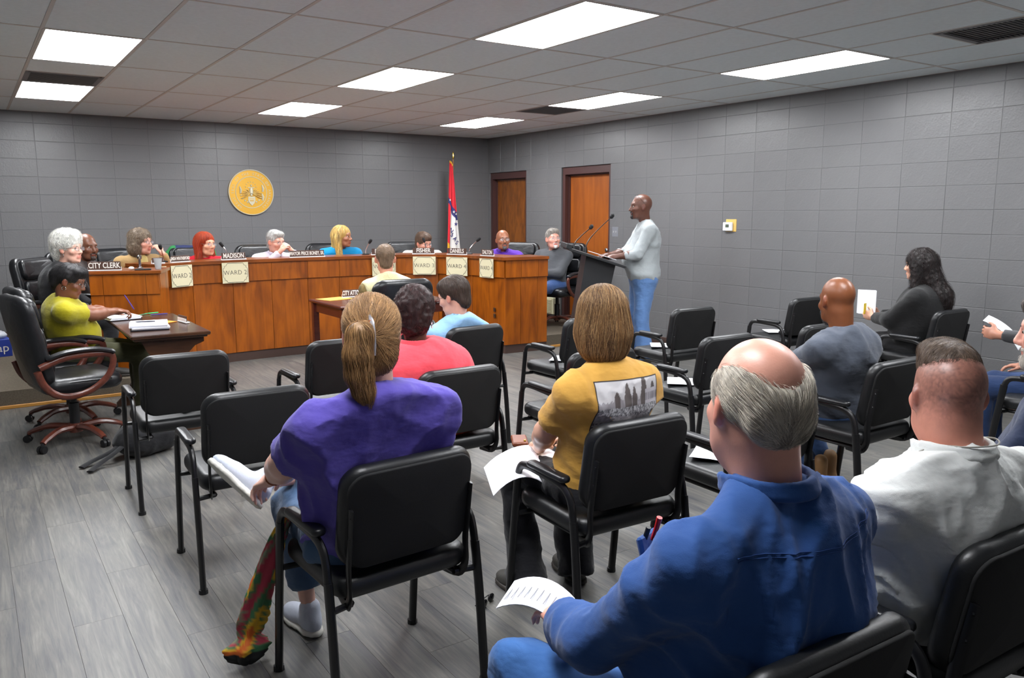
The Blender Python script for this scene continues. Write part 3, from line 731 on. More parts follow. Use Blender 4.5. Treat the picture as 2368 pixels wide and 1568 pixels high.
def hand_prims(W,fdir,pn,side,curl=.5,spread=.12,sc_=1,thumb=.6):
    """palm and five fingers from wrist W; fdir = finger direction, pn = palm normal (the side that closes)"""
    f=nrm(fdir); pn=nrm(pn-f*(np.dot(pn,f))); sd=np.cross(f,pn)*side   # sd points to the thumb side
    o=[]; L=.088*sc_
    C=W+f*L*.55
    M=np.stack([sd,f,pn],1)
    o.append(ell(C,(.040*sc_,.050*sc_,.015*sc_),.012,R=M)); o.append(cap(W-f*.015,W+f*.03,.024*sc_,.024*sc_,k=.015))
    for i,(off,ln,ra) in enumerate(((.027,.072,.0088),(.009,.080,.0090),(-.010,.074,.0086),(-.028,.058,.0076))):
        b=W+f*(L-(.004 if i!=3 else .014))*1.0+sd*off*sc_; d=nrm(f+sd*spread*(1.2-i)*.6); seg=[.45,.30,.25]; cu=curl if np.isscalar(curl) else curl[i]
        ang=0;p0=b-f*.018
        o.append(cap(p0,b,ra*sc_*1.1,ra*sc_*1.05,k=.005))
        p0=b
        for j,sg in enumerate(seg):
            ang+=cu*(.9 if j==0 else 1.0); dd=nrm(d*cos(ang)+pn*sin(ang)); p1=p0+dd*ln*sg*sc_
            o.append(cap(p0,p1,ra*sc_*(1-.08*j),ra*sc_*(.94-.1*j),k=.004)); p0=p1
    tb=W+f*.022*sc_+sd*.024*sc_; d1=nrm(f*.65+sd*.75+pn*.35*thumb); t1=tb+d1*.038*sc_; d2=nrm(f*.95+sd*.25+pn*.6*thumb); t2=t1+d2*.032*sc_; t3=t2+nrm(f+sd*(.05)+pn*.7*thumb)*.024*sc_
    o+=[cap(tb-sd*.008,t1,.0135*sc_,.011*sc_,k=.012),cap(t1,t2,.0105*sc_,.0095*sc_,k=.004),cap(t2,t3,.0092*sc_,.0078*sc_,k=.003)]
    return o
def ik(S,T,l1,l2,hint):
    d=T-S; L=np.linalg.norm(d); m=(l1+l2)*.995
    if L>m: T=S+d/L*m; L=m; d=T-S
    u=d/L; a=(l1*l1-l2*l2+L*L)/(2*L); hh=sqrt(max(l1*l1-a*a,0)); hp=nrm(hint-u*np.dot(hint,u)); return S+u*a+hp*hh,T
def strands(prims,seeds,flow,n,L,steps,wid,col,seed,lift=.002,jit=.25,cvar=.25,hug=1.0):
    """thin tapering hair locks that follow the surface of the hair volume"""
    R=np.random.RandomState(seed); P=seeds[R.randint(0,len(seeds),n)]+R.normal(0,.002,(n,3)); e=1e-3
    def grad(Q):
        g=np.stack([field(prims,Q+np.eye(3)[i]*e)-field(prims,Q-np.eye(3)[i]*e) for i in range(3)],-1); return g/(np.linalg.norm(g,axis=-1)[...,None]+1e-9)
    lens=L*(.6+.6*R.rand(n)); off=lift*(.2+1.3*R.rand(n)); jv=R.normal(0,jit,(n,3)); pts=[]; nr=[]
    for s_ in range(steps+1):
        g=grad(P); dd=field(prims,P); P=P-g*(dd-off*(1+s_*.35))[:,None]*hug
        pts.append(P.copy()); nr.append(g)
        f=flow(P)+jv*.5; f=f-g*np.sum(f*g,1)[:,None]; f=f/(np.linalg.norm(f,axis=1)[:,None]+1e-9)
        P=P+f*(lens/steps)[:,None]
    pts=np.array(pts);nr=np.array(nr); V=[];F=[];m=steps+1
    T=np.gradient(pts,axis=0); B=np.cross(T,nr); B/=np.linalg.norm(B,axis=-1)[...,None]+1e-9
    ww=wid*(.6+.8*R.rand(n)); tp=np.linspace(1,.25,m)[:,None,None]*ww[None,:,None]
    a=pts+B*tp; b=pts-B*tp; c=pts+nr*tp*.8
    V=np.stack([a,b,c],2).transpose(1,0,2,3).reshape(-1,3)   # strand, step, 3
    base=(np.arange(n)*m*3)[:,None]+(np.arange(m-1)*3)[None,:]
    Fq=[]
    for i,j in ((0,1),(1,2),(2,0)): Fq.append(np.stack([base+i,base+j,base+3+j,base+3+i],-1).reshape(-1,4))
    F=np.concatenate(Fq); col=np.asarray(col,float)
    if col.ndim==1: cc=np.repeat(np.array(sc(col))[None],n,0)
    else: pal=np.array([sc(x) for x in col]); ph=noise3(pts[0]*np.array([75,75,22])+5,seed)*.75+R.rand(n)*.5+.25; cc=pal[np.clip((ph*len(pal)).astype(int),0,len(pal)-1)]
    cc=cc*(1+cvar*R.normal(0,1,(n,1))).clip(.4,1.9); C=np.repeat(cc,m*3,0)
    return V,F,C
def join(parts):
    V=[];F=[];C=[];n=0
    for v,f,c in parts: V.append(v);F.append(f+n);C.append(c);n+=len(v)
    return np.concatenate(V),np.concatenate(F),np.concatenate(C)
def flat(V,c): return np.repeat(np.array(sc(c))[None],len(V),0)
def eyeglasses(parent,T,col=(40,36,34),r=.0013,w=.024,h=.017,lens=True,ymod=0):
    m=mat('spectacle frame %d %d %d'%tuple(col),col,.35,metal=.3)
    g=G(); R_,o=T
    tf=lambda p:R_@np.array(p)+o
    for s in (-1,1):
        ring=[(s*.033+w*np.sign(cos(a))*abs(cos(a))**.7,.106-.006*abs(cos(a)),.006+h*np.sign(sin(a))*abs(sin(a))**.7) for a in np.linspace(0,2*pi,17)]
        g.tube([tf(p) for p in ring],r,6); g.tube([tf(p) for p in ((s*.056,.100,.010),(s*.078,.075,.010),(s*.084,.0,.010),(s*.084,-.02,.0))],r,6)
    g.tube([tf((-.010,.108,.008)),tf((0,.110,.011)),tf((.010,.108,.008))],r,6)
    o_=g.obj('glasses',m,parent,smooth=True)
    if lens:
        for s in (-1,1):
            q=[tf((s*.033+w*.95*np.sign(cos(a))*abs(cos(a))**.7,.1045-.006*abs(cos(a)),.006+h*.95*np.sign(sin(a))*abs(sin(a))**.7)) for a in np.linspace(0,2*pi,16,endpoint=False)]
            q2=[v+R_@np.array((0,.0012,0)) for v in q]; n=16
            G().add([tuple(v) for v in q+q2],[tuple(range(n)),tuple(range(n,2*n))[::-1]]+[(i,(i+1)%n,n+(i+1)%n,n+i) for i in range(n)]).obj('lens',LENS,o_)
    return o_
CRAN=lambda dr=0,dz=0:(A_(0,-.015,.035+dz),A_(.077+dr,.097+dr,.090+dr))
def hair_style(name):
    """returns (prims in head frame) for a hair volume"""
    face=ell((0,.112,-.040),(.064,.070,.095),.012,sub=True)
    if name=='short': return [ell((0,-.022,.045),(.084,.103,.092),.02),ell((0,.045,.098),(.06,.045,.03),.03),ell((0,-.075,-.04),(.06,.03,.05),.03),face,ell((0,.11,.0),(.075,.075,.068),.012,sub=True),ell((0,.04,-.09),(.12,.08,.075),.015,sub=True)]
    if name=='crop': return [ell((0,-.018,.040),(.0805,.100,.090),.02),ell((0,-.078,-.035),(.055,.026,.05),.03),face,ell((0,.11,-.005),(.078,.075,.070),.012,sub=True),ell((0,.04,-.09),(.12,.08,.075),.015,sub=True)]
    if name=='thick': return [ell((0,-.025,.048),(.092,.110,.100),.02),ell((0,.03,.085),(.075,.06,.045),.03),ell((0,-.08,-.035),(.065,.035,.06),.03),ell((0,.125,-.03),(.062,.070,.085),.012,sub=True),ell((0,.05,-.10),(.13,.085,.075),.015,sub=True)]
    if name=='afro': return [ell((0,-.025,.050),(.100,.118,.108),.02),ell((0,-.075,-.03),(.085,.05,.075),.04),ell((0,.125,-.03),(.062,.070,.090),.012,sub=True),ell((0,.06,-.10),(.14,.085,.085),.015,sub=True)]
    if name=='ring': return [ell((0,-.020,.030),(.085,.103,.088),.02),ell((0,-.086,-.020),(.062,.026,.045),.03),face,ell((0,.11,.01),(.080,.080,.09),.012,sub=True),ell((.0,-.040,.122),(.042,.104,.086),.045,sub=True),ell((0,.03,.12),(.046,.10,.08),.045,sub=True),ell((0,.045,-.10),(.12,.08,.075),.015,sub=True),ell((0,-.05,-.15),(.12,.12,.085),.01,sub=True)]
    if name=='bob': return [ell((0,-.015,.045),(.094,.108,.094),.03),ell((0,-.030,-.045),(.108,.104,.085),.05),ell((0,-.040,-.105),(.088,.080,.055),.03),ell((0,.125,-.06),(.060,.085,.115),.02,sub=True),Prim('ell',(A_(0,0,-.26),A_(.2,.2,.105)),.01,True)]
    if name=='bouffant': return [ell((0,-.03,.065),(.105,.125,.105),.03),ell((.0,.02,.115),(.075,.07,.05),.04),ell((0,-.085,-.02),(.080,.055,.075),.04),ell((0,.13,-.035),(.062,.075,.090),.015,sub=True),ell((0,.06,-.11),(.14,.085,.085),.02,sub=True)]
    if name=='curly': return [ell((0,-.02,.045),(.098,.112,.100),.03),ell((-.06,-.03,-.05),(.055,.07,.085),.04),ell((.06,-.03,-.05),(.055,.07,.085),.04),ell((0,-.06,-.06),(.08,.06,.09),.04),ell((0,.13,-.04),(.058,.080,.100),.015,sub=True)]
    if name=='long': return [ell((0,-.022,.045),(.092,.106,.096),.03),cap((-.068,-.035,0),(-.095,.000,-.21),.042,.030,k=.03),cap((.068,-.035,0),(.095,.000,-.21),.042,.030,k=.03),cap((0,-.075,-.0),(0,-.085,-.20),.06,.05,k=.05),ell((0,.135,-.045),(.070,.105,.112),.015,sub=True)]
    if name=='verylong': return [ell((0,-.018,.045),(.098,.112,.100),.03),cap((-.062,-.02,0),(-.085,-.01,-.17),.05,.04,k=.04),cap((.062,-.02,0),(.085,-.01,-.17),.05,.04,k=.04),cap((0,-.06,-.0),(0,-.165,-.26),.078,.085,k=.06),cap((.0,-.165,-.24),(0,-.19,-.40),.085,.05,k=.05),ell((0,.13,-.045),(.056,.085,.105),.015,sub=True)]
    if name=='pony': return [ell((0,-.018,.040),(.088,.104,.096),.02),ell((0,-.085,-.045),(.066,.035,.070),.04),ell((0,.125,-.03),(.062,.072,.092),.012,sub=True),ell((0,.045,-.10),(.13,.075,.07),.015,sub=True)]
    if name=='updo': return [ell((0,-.018,.040),(.086,.102,.094),.02),ell((.01,-.10,.02),(.05,.04,.05),.03),ell((0,.05,.09),(.07,.055,.04),.03),ell((0,-.08,-.04),(.06,.035,.05),.03),ell((0,.128,-.03),(.062,.072,.092),.012,sub=True),ell((0,.045,-.10),(.13,.075,.07),.015,sub=True)]
    return []
def person(name_label, pos, yaw, H, seat=.46, hyaw=0, hpit=0, hrol=0, hs=1.0, girth=1.0, belly=0, skin=(205,155,135), female=False,
           hair=None, haircol=(90,70,50), hairN=0, hairL=.04, beard=None, glasses=None, shirt=(90,90,120), sleeve='short', top='shirt', pants=(40,42,50), pants_mat=None, shirt_mat=None,
           hands=None, legs=None, shoes=(40,38,36), collar=None, fat=0, foldamp=.006, res=.012, tw=0, sw=None, stand=False, extra=None, neckr=.056, hem=None, jacket=None, seed=1, lean=0, baldcol=None, back=None, legw=1.0, nko=.155, sho=.092, al=None, hw=None, hflow=None, far=False):
    """pos: hip centre on the floor (x,y,z floor); H: head centre in local coordinates (x right, y forward, z up)"""
    root=empty('person',pos,yaw,label=name_label,cat='person')
    H=A_(*H); Rh=Rz(hyaw)@Rx(hpit)@Ry(hrol); g_=girth
    pel=A_(0,0,seat+.085) if not stand else A_(0,0,.95)
    neck=H+Rh@A_(0,-.030,-.075)*hs; nb=H+(Rz(hyaw*.4)@A_(0,-.055,-nko))*hs; nb=nb+A_(0,0,0)
    sp=nb-pel; chest=pel+sp*.66+A_(0,-.015,0); bel=pel+sp*.30+A_(0,.015+belly*.03,0)
    sw=sw or (.185 if not female else .165); sw*=(.6+.4*g_)
    Rt=Rz(tw); ax=Rt@A_(1,0,0)
    SH={s:nb+ax*s*sw+A_(0,-.005,-sho) for s in (-1,1)}
    ht=(.86+.14*g_)
    tilt=math.atan2(sp[1],sp[2]); Rl=Rt@Rx(-tilt)
    tors=[ell(pel,(.165*g_,.125*g_,.115),.06),ell(bel,(.150*g_,(.115+belly*.05)*g_,.17),.08,R=Rl),ell(chest,(.160*g_,.112*ht*g_,.185),.08,R=Rl),
          cap(SH[-1]+ax*.04+A_(0,0,-.01),SH[1]-ax*.04+A_(0,0,-.01),.060*ht,k=.06),cap(nb+A_(0,0,-.03),SH[-1]+A_(0,0,.010),.050,.034,k=.05),cap(nb+A_(0,0,-.03),SH[1]+A_(0,0,.010),.050,.034,k=.05)]
    if g_>1.25: w_=g_-1; tors+=[ell(chest+Rl@A_(0,-.01,-.06),(.185+.08*w_,.12+.05*w_,.15),.07,R=Rl),ell(bel,(.195+.10*w_,.14+.10*w_,.15),.07,R=Rl)]
    if female: tors+=[ell(chest+Rl@A_(-.075,.085,-.02),(.065*g_,.055*g_,.062),.04),ell(chest+Rl@A_(.075,.085,-.02),(.065*g_,.055*g_,.062),.04)]
    # ---- legs
    legs=legs or {}; LG={}
    for s in (-1,1):
        hip=A_(s*.088*g_,.02,seat+.075) if not stand else A_(s*.085,0,.90)
        kn,an=legs.get(s,(A_(s*.12,.46,seat+.045),A_(s*.13,.44,.085))) if not stand else legs.get(s,(A_(s*.10,.03,.50),A_(s*.11,-.02,.09)))
        LG[s]=(hip,A_(*kn),A_(*an))
    # ---- arms
    bc=[]
    if back is not None:
        cx_,cy_,cr,kind=back; M_=Rz(cr-yaw); q0=A_(0,-.196,.688) if kind=='v' else A_(0,-.215,.80); ta=radians(10 if kind=='v' else 11)
        pt=Rz(cr)@q0+A_(cx_-pos[0],cy_-pos[1],0); pt=Rz(-yaw)@pt; bc=[(pt,M_@A_(0,-cos(ta),-sin(ta)))]
    AR={}
    al=al or (1.05 if not female else .97); l1,l2=.285*al,.25*al; hands=hands or {}
    for s in (-1,1):
        sp_=hands.get(s,dict(t=(s*.12,.30,seat+.16),h=(s*.8,-.5,-.6),f=(-s*.4,1,-.1),pn=(0,0,-1)))
        T=A_(*sp_['t']); E,T=ik(SH[s],T,l1,l2,A_(*sp_.get('h',(s*.7,-.5,-.7)))); AR[s]=(SH[s],E,T,sp_)
    # ---- body mesh: core, head, arms and hands
    core=[Prim(p.kind,p.p,p.k,p.sub,p.cuts,p.R,-.022) for p in tors]
    for s in (-1,1):
        hip,kn,an=LG[s]; core+=[cap(hip,kn,.070*g_**.7,.045,k=.05),cap(kn,an,.045,.032,k=.03)]
        S,E,T,_=AR[s]; core+=[cap(S,E,.040*g_**.8,.034*g_**.6,k=.03)]
    core+=[cap(nb+A_(0,.015,.0),neck,neckr*.8,neckr*.9,k=.02)]
    parts=[]
    v,f=solid(core,.022,cuts=[(p_-n_*.012,n_) for p_,n_ in bc]); parts.append((v,f,flat(v,skin)))
    hp=head_prims(fat,female)
    v,f=solid(hp+[cap((0,-.028,-.06),Rh.T@((nb+A_(0,.012,.0)-H)/hs),(neckr)/hs,(neckr-.004)/hs,k=.03)],.0075 if far else .0062)
    cl=flat(v,skin); lip=(v[:,1]>.080)&(np.abs(v[:,2]+.063)<.0125)&(np.abs(v[:,0])<.024); cl[lip]*=np.array([.85,.55,.55])
    ch=np.exp(-((np.abs(v[:,0])-.045)**2+(v[:,2]+.03)**2)/.0006)*(v[:,1]>.03); cl*=(1-ch[:,None]*np.array([0,.09,.09]))
    ear=(np.abs(v[:,0])>.079)&(np.abs(v[:,2])<.045); cl[ear]*=np.array([1.0,.78,.76])
    if baldcol is not None:      # close-shaved or thinning scalp tint
        bcl,fn=baldcol; wgt=fn(v)[:,None]; cl=cl*(1-wgt)+np.array(sc(bcl))*wgt
    parts.append(((v*hs)@Rh.T+H,f,cl))
    for s in (-1,1):
        S,E,T,q=AR[s]; fd=A_(*q['f']); pn=A_(*q['pn'])
        cv_=.74 if sleeve=='long' else 1; ap=[cap(S+(E-S)*.35,E,.043*g_**.8*cv_,.037*g_**.7*cv_,k=.02),cap(E,E+(T-E)*.35,.039*g_**.7*cv_,.038*g_**.7*cv_,k=.03),cap(E+(T-E)*.3,T,.037*g_**.7*cv_,.024,k=.03)]
        if q.get('hand',True): ap+=hand_prims(T,fd,pn,s*-1 if q.get('flip') else s,q.get('curl',.45),q.get('spread',.12),q.get('hs',1.0),q.get('thumb',.6))
        v,f=solid(ap,.0080 if not q.get('fine') else .0058); parts.append((v,f,flat(v,skin)))
    V,F,C=join(parts); body=obj('body',me('body',V,F,SKIN,True,C),root)
    # eyes
    g=G(); gi=G()
    for s in (-1,1):
        c=H+Rh@(A_(s*.031,.0750,.008)*hs); g.ball(c,.0118*hs,10); gi.ball(H+Rh@(A_(s*.031,.0832,.008)*hs),.0062*hs,8)
    e=g.obj('eyes',EYEW,root,smooth=True); e['kind']='stuff'; i_=gi.obj('irises',IRIS,e,smooth=True); i_['kind']='stuff'
    # eyebrows
    bcol=haircol if not isinstance(haircol[0],(tuple,list)) else haircol[0]; bcol=tuple(int(v*.7) for v in bcol)
    pr=[cap((s*.018,.093,.028),(s*.044,.083,.030),.0035,.0025,k=.002) for s in (-1,1)]
    v,f=solid(pr,.004,relax=0); o=obj('eyebrows',me('eyebrows',(v*hs)@Rh.T+H,f,HAIRM,True,flat(v,bcol)),root); o['kind']='stuff'
    if glasses: eyeglasses(root,(Rh*hs,H),glasses)
    # ---- garments
    sm=shirt_mat or fabric('shirt fabric %d %d %d'%tuple(shirt),shirt)
    t=.010; sl={'short':.72,'half':1.0,'three':1.45,'long':1.93,'none':.1}[sleeve]
    gar=[Prim(p.kind,p.p,p.k,p.sub,p.cuts,p.R,t) for p in tors]
    for s in (-1,1):
        S,E,T,_=AR[s]; u=nrm(E-S); w=nrm(T-E)
        if sl<=1: pe=S+(E-S)*sl; gar.append(cap(S+u*.01,S+(E-S)*(sl+.12),.056*g_**.6,.060*g_**.7,k=.045,cuts=((pe,u),)))
        else:
            gar.append(cap(S+u*.01,E,.056*g_**.6,.050*g_**.7,k=.045)); pe=E+(T-E)*(sl-1); gar.append(cap(E,E+(T-E)*(sl-1+.1),.050*g_**.7,.037*g_**.6 if sl>1.6 else .043*g_**.6,k=.025,cuts=((pe,w),)))
    nk=nb+A_(0,0,.012); nd=nrm(neck-nb); cut=[]
    gar.append(Prim('ell',(nb+nd*.055+A_(0,.012,0),A_(neckr+.006,neckr+.012,.055)),.012,True))
    if hem is None: hem=seat-.0 if not stand else .80
    if jacket=='long': gar+=[cap(pel+A_(-.10*g_,-.04,0),pel+A_(-.10*g_,-.05,-.30),.09,k=.05),cap(pel+A_(.10*g_,-.04,0),pel+A_(.10*g_,-.05,-.30),.09,k=.05)]
    if extra: gar+=extra(dict(pel=pel,nb=nb,chest=chest,SH=SH,AR=AR,Rt=Rt,H=H,Rl=Rl,bel=bel))
    if stand: gar.append(ell(pel+A_(0,0,.02),(.175*g_,.13*g_,.14),.06))
    v,f=solid(gar,max(res,.016) if far else res,cuts=[(A_(0,0,hem),A_(0,0,-1))]+bc); v=folds(v,f,foldamp,seed)
    sh=obj(top,me(top,v,f,sm,True),root)
    if collar:
        cs=[]; kind,ccol=collar; cm=fabric('collar %d %d %d'%tuple(ccol),ccol) if ccol!=shirt else sm
        n=26
        for a in np.linspace(0,2*pi,n,endpoint=False):
            b=a+2*pi/n; rr=neckr+.014; f1=lambda q:nb+nd*(.030 if kind!='crew' else .012)+A_(cos(q)*rr,sin(q)*(rr+.008)+.008,-.018*max(0,sin(q)))
            if kind in('shirt','polo') and sin(a)>.9: continue
            hh=.018 if kind!='crew' else .006
            cs.append(cap(f1(a)-nd*hh*.6,f1(b)-nd*hh*.6,.009 if kind!='crew' else .006,k=.012))
            if kind!='crew': cs.append(cap(f1(a)+nd*hh*.6,f1(b)+nd*hh*.6,.006,k=.012))
        v,f=solid(cs,.0075); obj('collar',me('collar',v,f,cm,True),sh)
    pm=pants_mat or fabric('trouser fabric %d %d %d'%tuple(pants),pants,fold=.7)
    pg=[ell(pel+A_(0,-.005,-.02),(.168*g_,.128*g_,.115),.06,infl=.004,cuts=() if stand else ((A_(0,0,seat+.004),A_(0,0,-1)),))]
    for s in (-1,1):
        hip,kn,an=LG[s]; d=nrm(an-kn)
        pg+=[cap(hip,kn,.088*g_**.75*legw,.062*g_**.4*legw,k=.05),cap(kn,an+d*.05,.060*g_**.4*legw,legs.get('cuff',.050),k=.03,cuts=((an+d*legs.get('hem',.0),d),))]
    v,f=solid(pg,.018,cuts=bc); v=folds(v,f,foldamp*.9,seed+5,10); obj('trousers',me('trousers',v,f,pm,True),root)
    sm_=mat('shoe %d %d %d'%tuple(shoes),shoes,.6,bump=[((90,90,90),.3,.003)]); sol=mat('shoe sole %d'%shoes[0],(206,204,196) if shoes[0]>150 else (46,40,34),.6)
    for s in (-1,1):
        hip,kn,an=LG[s]; fd=A_(*legs.get(('f',s),(s*.12,1,0))); fd=nrm(fd); upv=A_(*legs.get(('u',s),(0,0,1))); upv=nrm(upv-fd*np.dot(upv,fd)); sd=np.cross(fd,upv)
        M=np.stack([sd,fd,upv],1); o0=an-upv*.085
        prs=[ell(o0+fd*.115+upv*.030,(.046,.085,.036),.02,R=M),ell(o0-fd*.010+upv*.042,(.036,.052,.048),.02,R=M),cap(o0+fd*.02+upv*.05,o0+fd*.10+upv*.045,.036,.030,k=.02),cap(an-upv*.02,an+upv*legs.get('boot',.012),.040,.041,k=.02)]
        v,f=solid(prs,.010,cuts=((o0+upv*.014,-upv),)); so=obj('shoe',me('shoe',v,f,sm_,True),root)
        v,f=solid([ell(o0+fd*.115,(.050,.090,.06),.03,R=M),ell(o0-fd*.012,(.040,.058,.06),.03,R=M),cap(o0,o0+fd*.1,.04,.045,k=.02)],.010,cuts=((o0,-upv),(o0+upv*.024,upv))); obj('sole',me('sole',v,f,sol,True),so)
    # ---- hair
    if hair:
        hpz=hair_style(hair) if isinstance(hair,str) else hair
        v,f=solid(hpz,.0085 if far else .0065); N=vnormals(v,f); cu=hair in ('curly','afro','bouffant','verylong'); v2=v+N*(noise3(v*(60 if cu else 90),seed)*(.0065 if cu else .0022)+(noise3(v*150,seed+1)*.004 if cu else 0))[:,None]
        hc=haircol if isinstance(haircol[0],(tuple,list)) else [haircol]
        base=np.mean([sc(c) for c in hc],0)*.85; cc=np.repeat(base[None],len(v),0)*(1+.35*noise3(v*np.array([120,120,25]),seed+3))[:,None].clip(.4,2)
        ps=[(v2,f,cc)]
        if hairN:
            fl_=hflow or {'pony':lambda P:nrm_rows(A_(-.02,-.115,.01)-P),'ring':lambda P:np.stack([-P[:,0]*6,-.9+0*P[:,0],-.75+0*P[:,0]],1),'crop':lambda P:np.stack([P[:,0]*.5,.9-8*np.maximum(0,.05-P[:,2]),-.2-10*np.maximum(0,.06-P[:,2])],1)}.get(hair if isinstance(hair,str) else '',lambda P:np.stack([P[:,0]*3,np.where(P[:,2]>.09,-.2+P[:,1]*9,P[:,1]*1.5),-1+0*P[:,0]],1))
            sd=v[(v[:,2]>-.09)|(np.abs(v[:,0])<9)] ; ps.append(strands(hpz,sd,fl_,hairN,hairL,5 if hairL<.08 else 7,hw or (.0008 if hairL<.05 else .0011),haircol,seed,jit=1.1 if cu else .25,lift=(.004 if cu else .0025)*(.5 if hw else 1)))
        V,F,C=join(ps); o=obj('hair',me('hair',(V*hs)@Rh.T+H,F,HAIRM,True,C),root)
    if beard:
        bp_,bc=beard
        full=[ell((0,.030,-.062),(.064,.064,.050),.02),ell((0,.075,-.098),(.034,.028,.030),.02),ell((0,.10,-.062),(.026,.03,.0155),.006,sub=True),ell((0,.09,.0),(.075,.045,.045),.012,sub=True),ell((0,-.07,-.08),(.2,.08,.2),.01,sub=True),cap((-.026,.092,-.052),(.026,.092,-.052),.005,k=.006)]
        goat=[ell((0,.080,-.092),(.024,.022,.024),.015),cap((-.024,.092,-.052),(0,.099,-.046),.0045,k=.004),cap((.024,.092,-.052),(0,.099,-.046),.0045,k=.004),cap((-.027,.087,-.055),(-.020,.083,-.085),.005,k=.008),cap((.027,.087,-.055),(.020,.083,-.085),.005,k=.008)]
        pz=full if bp_=='full' else goat
        v,f=solid(pz,.005); N=vnormals(v,f); V0=v+N*(noise3(v*220,3)*.0015)[:,None]; ps=[(V0,f,flat(v,bc)*(1+.3*noise3(v*200,9))[:,None])]
        if bp_=='full' : ps.append(strands(pz,v,lambda P:np.stack([P[:,0]*0,.2+0*P[:,0],-1+0*P[:,0]],1),600,.02,3,.0008,bc,seed))
        V,F,C=join(ps); obj('beard',me('beard',(V*hs)@Rh.T+H,F,HAIRM,True,C),root)
    return root,dict(H=H,Rh=Rh,hs=hs,AR=AR,LG=LG,tors=tors,gar=gar,sh=sh,nb=nb,SH=SH,pel=pel)
def nrm_rows(v): return v/(np.linalg.norm(v,axis=1)[:,None]+1e-9)
def loc(pos,yaw,P):
    """world point -> person's local coordinates"""
    c,s=cos(-yaw),sin(-yaw); x,y=P[0]-pos[0],P[1]-pos[1]; return (c*x-s*y,s*x+c*y,P[2]-pos[2])
rad=radians; at=loc
PE={}
BACKS={'P15': 'V3', 'P16': 'V9', 'P17': 'V17', 'P18': 'V18', 'P19': 'V19', 'P20': 'V14', 'P21': 'V15', 'P22': 'V16', 'P13': 'V5', 'P14': 'V6', 'P12': 'O12', 'P3': 'O2', 'P1': 'O3', 'P2': 'O4b', 'P4': 'O4', 'P5': 'O5', 'P6': 'O6', 'P7': 'O7', 'P8': 'O8', 'P9': 'O9', 'P10': 'O10'}
def P_(key,lab,pos,yawd,Hw,hy,**k):
    """pos, head in world metres; yawd body yaw and hy head yaw in world degrees"""
    y=rad(yawd); hd=k.pop('hands',{}); H2={}
    for s,q in hd.items():
        q=dict(q)
        if 'T' in q: q['t']=loc(pos,y,q.pop('T'))
        H2[s]=q
    k['hands']=H2; k['far']=key not in ('P15','P16','P17','P18','P19')
    if key in BACKS:
        b_=BACKS[key]; k['back']=(CH[b_][0],CH[b_][1],CH[b_][2],'v') if b_[0]=='V' else (OCH[b_][0],OCH[b_][1],OCH[b_][3],'o')
    PE[key]=person(lab,pos,y,loc(pos,y,Hw),hyaw=rad((hy-yawd+180)%360-180),**k)+(pos,y)
    return PE[key]
DN=(84,72,160)
P_('P15','seated woman in purple tee with clipped ponytail, seen from behind',(-5.90,-8.53,0),0,(-5.962,-8.67,1.228),-14,hpit=rad(-4),girth=1.42,sw=.178,female=True,skin=(226,178,160),
  hair='pony',haircol=[(148,110,70),(128,94,60),(178,138,92)],hairN=4500,hairL=.07,hw=.0006,shirt=DN,sleeve='short',foldamp=.018,res=.010,pants=(66,92,124),shoes=(186,192,206),seed=15,fat=.4,
  hands={-1:dict(t=(-.27,.25,.70),h=(-.8,-.6,-.4),f=(-.3,.8,-.5),pn=(0,0,-1),curl=.5,fine=1),1:dict(t=(.15,.32,.66),h=(.9,-.4,-.5),f=(-.5,.8,0),pn=(0,0,-1))},
  legs={-1:(( -.14,.46,.52),(-.10,.42,.09)),1:((.20,.42,.62),(-.26,.38,.655)),('f',1):(-.42,.60,.50),('u',1):(.80,.10,.50),'hem':-.10})
P_('P16','seated woman in mustard yellow printed tee with brown bob hair, seen from behind',(-4.967,-8.60,0),-4,(-5.02,-8.66,1.205),-30,hpit=rad(-3),girth=1.12,female=True,skin=(214,166,142),
  hair='bob',haircol=[(150,112,70),(112,80,52),(186,150,104),(90,64,44)],hairN=3600,hairL=.16,hw=.0007,shirt=(208,158,72),sleeve='short',foldamp=.017,res=.010,pants=(26,26,30),shoes=(52,50,46),seed=16,
  hands={-1:dict(t=(-.12,.26,.64),h=(-1,-.3,-.6),f=(.5,1,-.1),pn=(0,0,-1)),1:dict(t=(.10,.26,.64),h=(1,-.3,-.6),f=(-.5,1,0),pn=(0,0,-1))},
  legs={-1:((-.15,.42,.51),(-.19,.25,.085)),1:((.12,.44,.51),(.08,.27,.085)),'cuff':.085,'hem':.05})
P_('P17','large balding grey-haired man in blue denim shirt, nearest the camera',(-5.74,-9.93,0),2,(-5.731,-9.949,1.235),-22,hpit=rad(-4),girth=1.30,belly=1.0,sw=.215,skin=(222,160,140),fat=1,hs=1.04,
  hair='ring',haircol=[(222,212,196),(192,182,166),(236,228,214),(156,146,134)],hairN=6500,hairL=.030,hw=.0004,shirt=(42,80,142),sleeve='long',collar=('shirt',(42,80,142)),foldamp=.022,res=.009,pants=(66,112,176),seed=17,neckr=.066,
  hands={-1:dict(t=(-.16,.34,.68),h=(-1,-.2,-.7),f=(.2,1,-.1),pn=(0,0,-1),fine=1),1:dict(t=(.18,.32,.66),h=(1,-.2,-.7),f=(-.3,1,0),pn=(0,0,-1))},
  legs={-1:((-.24,.42,.55),(-.25,.36,.085)),1:((.2,.44,.54),(.22,.42,.085))})
def buzz(v): return np.clip((v[:,2]+.085)*11,0,1)*np.clip((.055-v[:,1])*45,0,1)*(.62+.25*noise3(v*260,4))
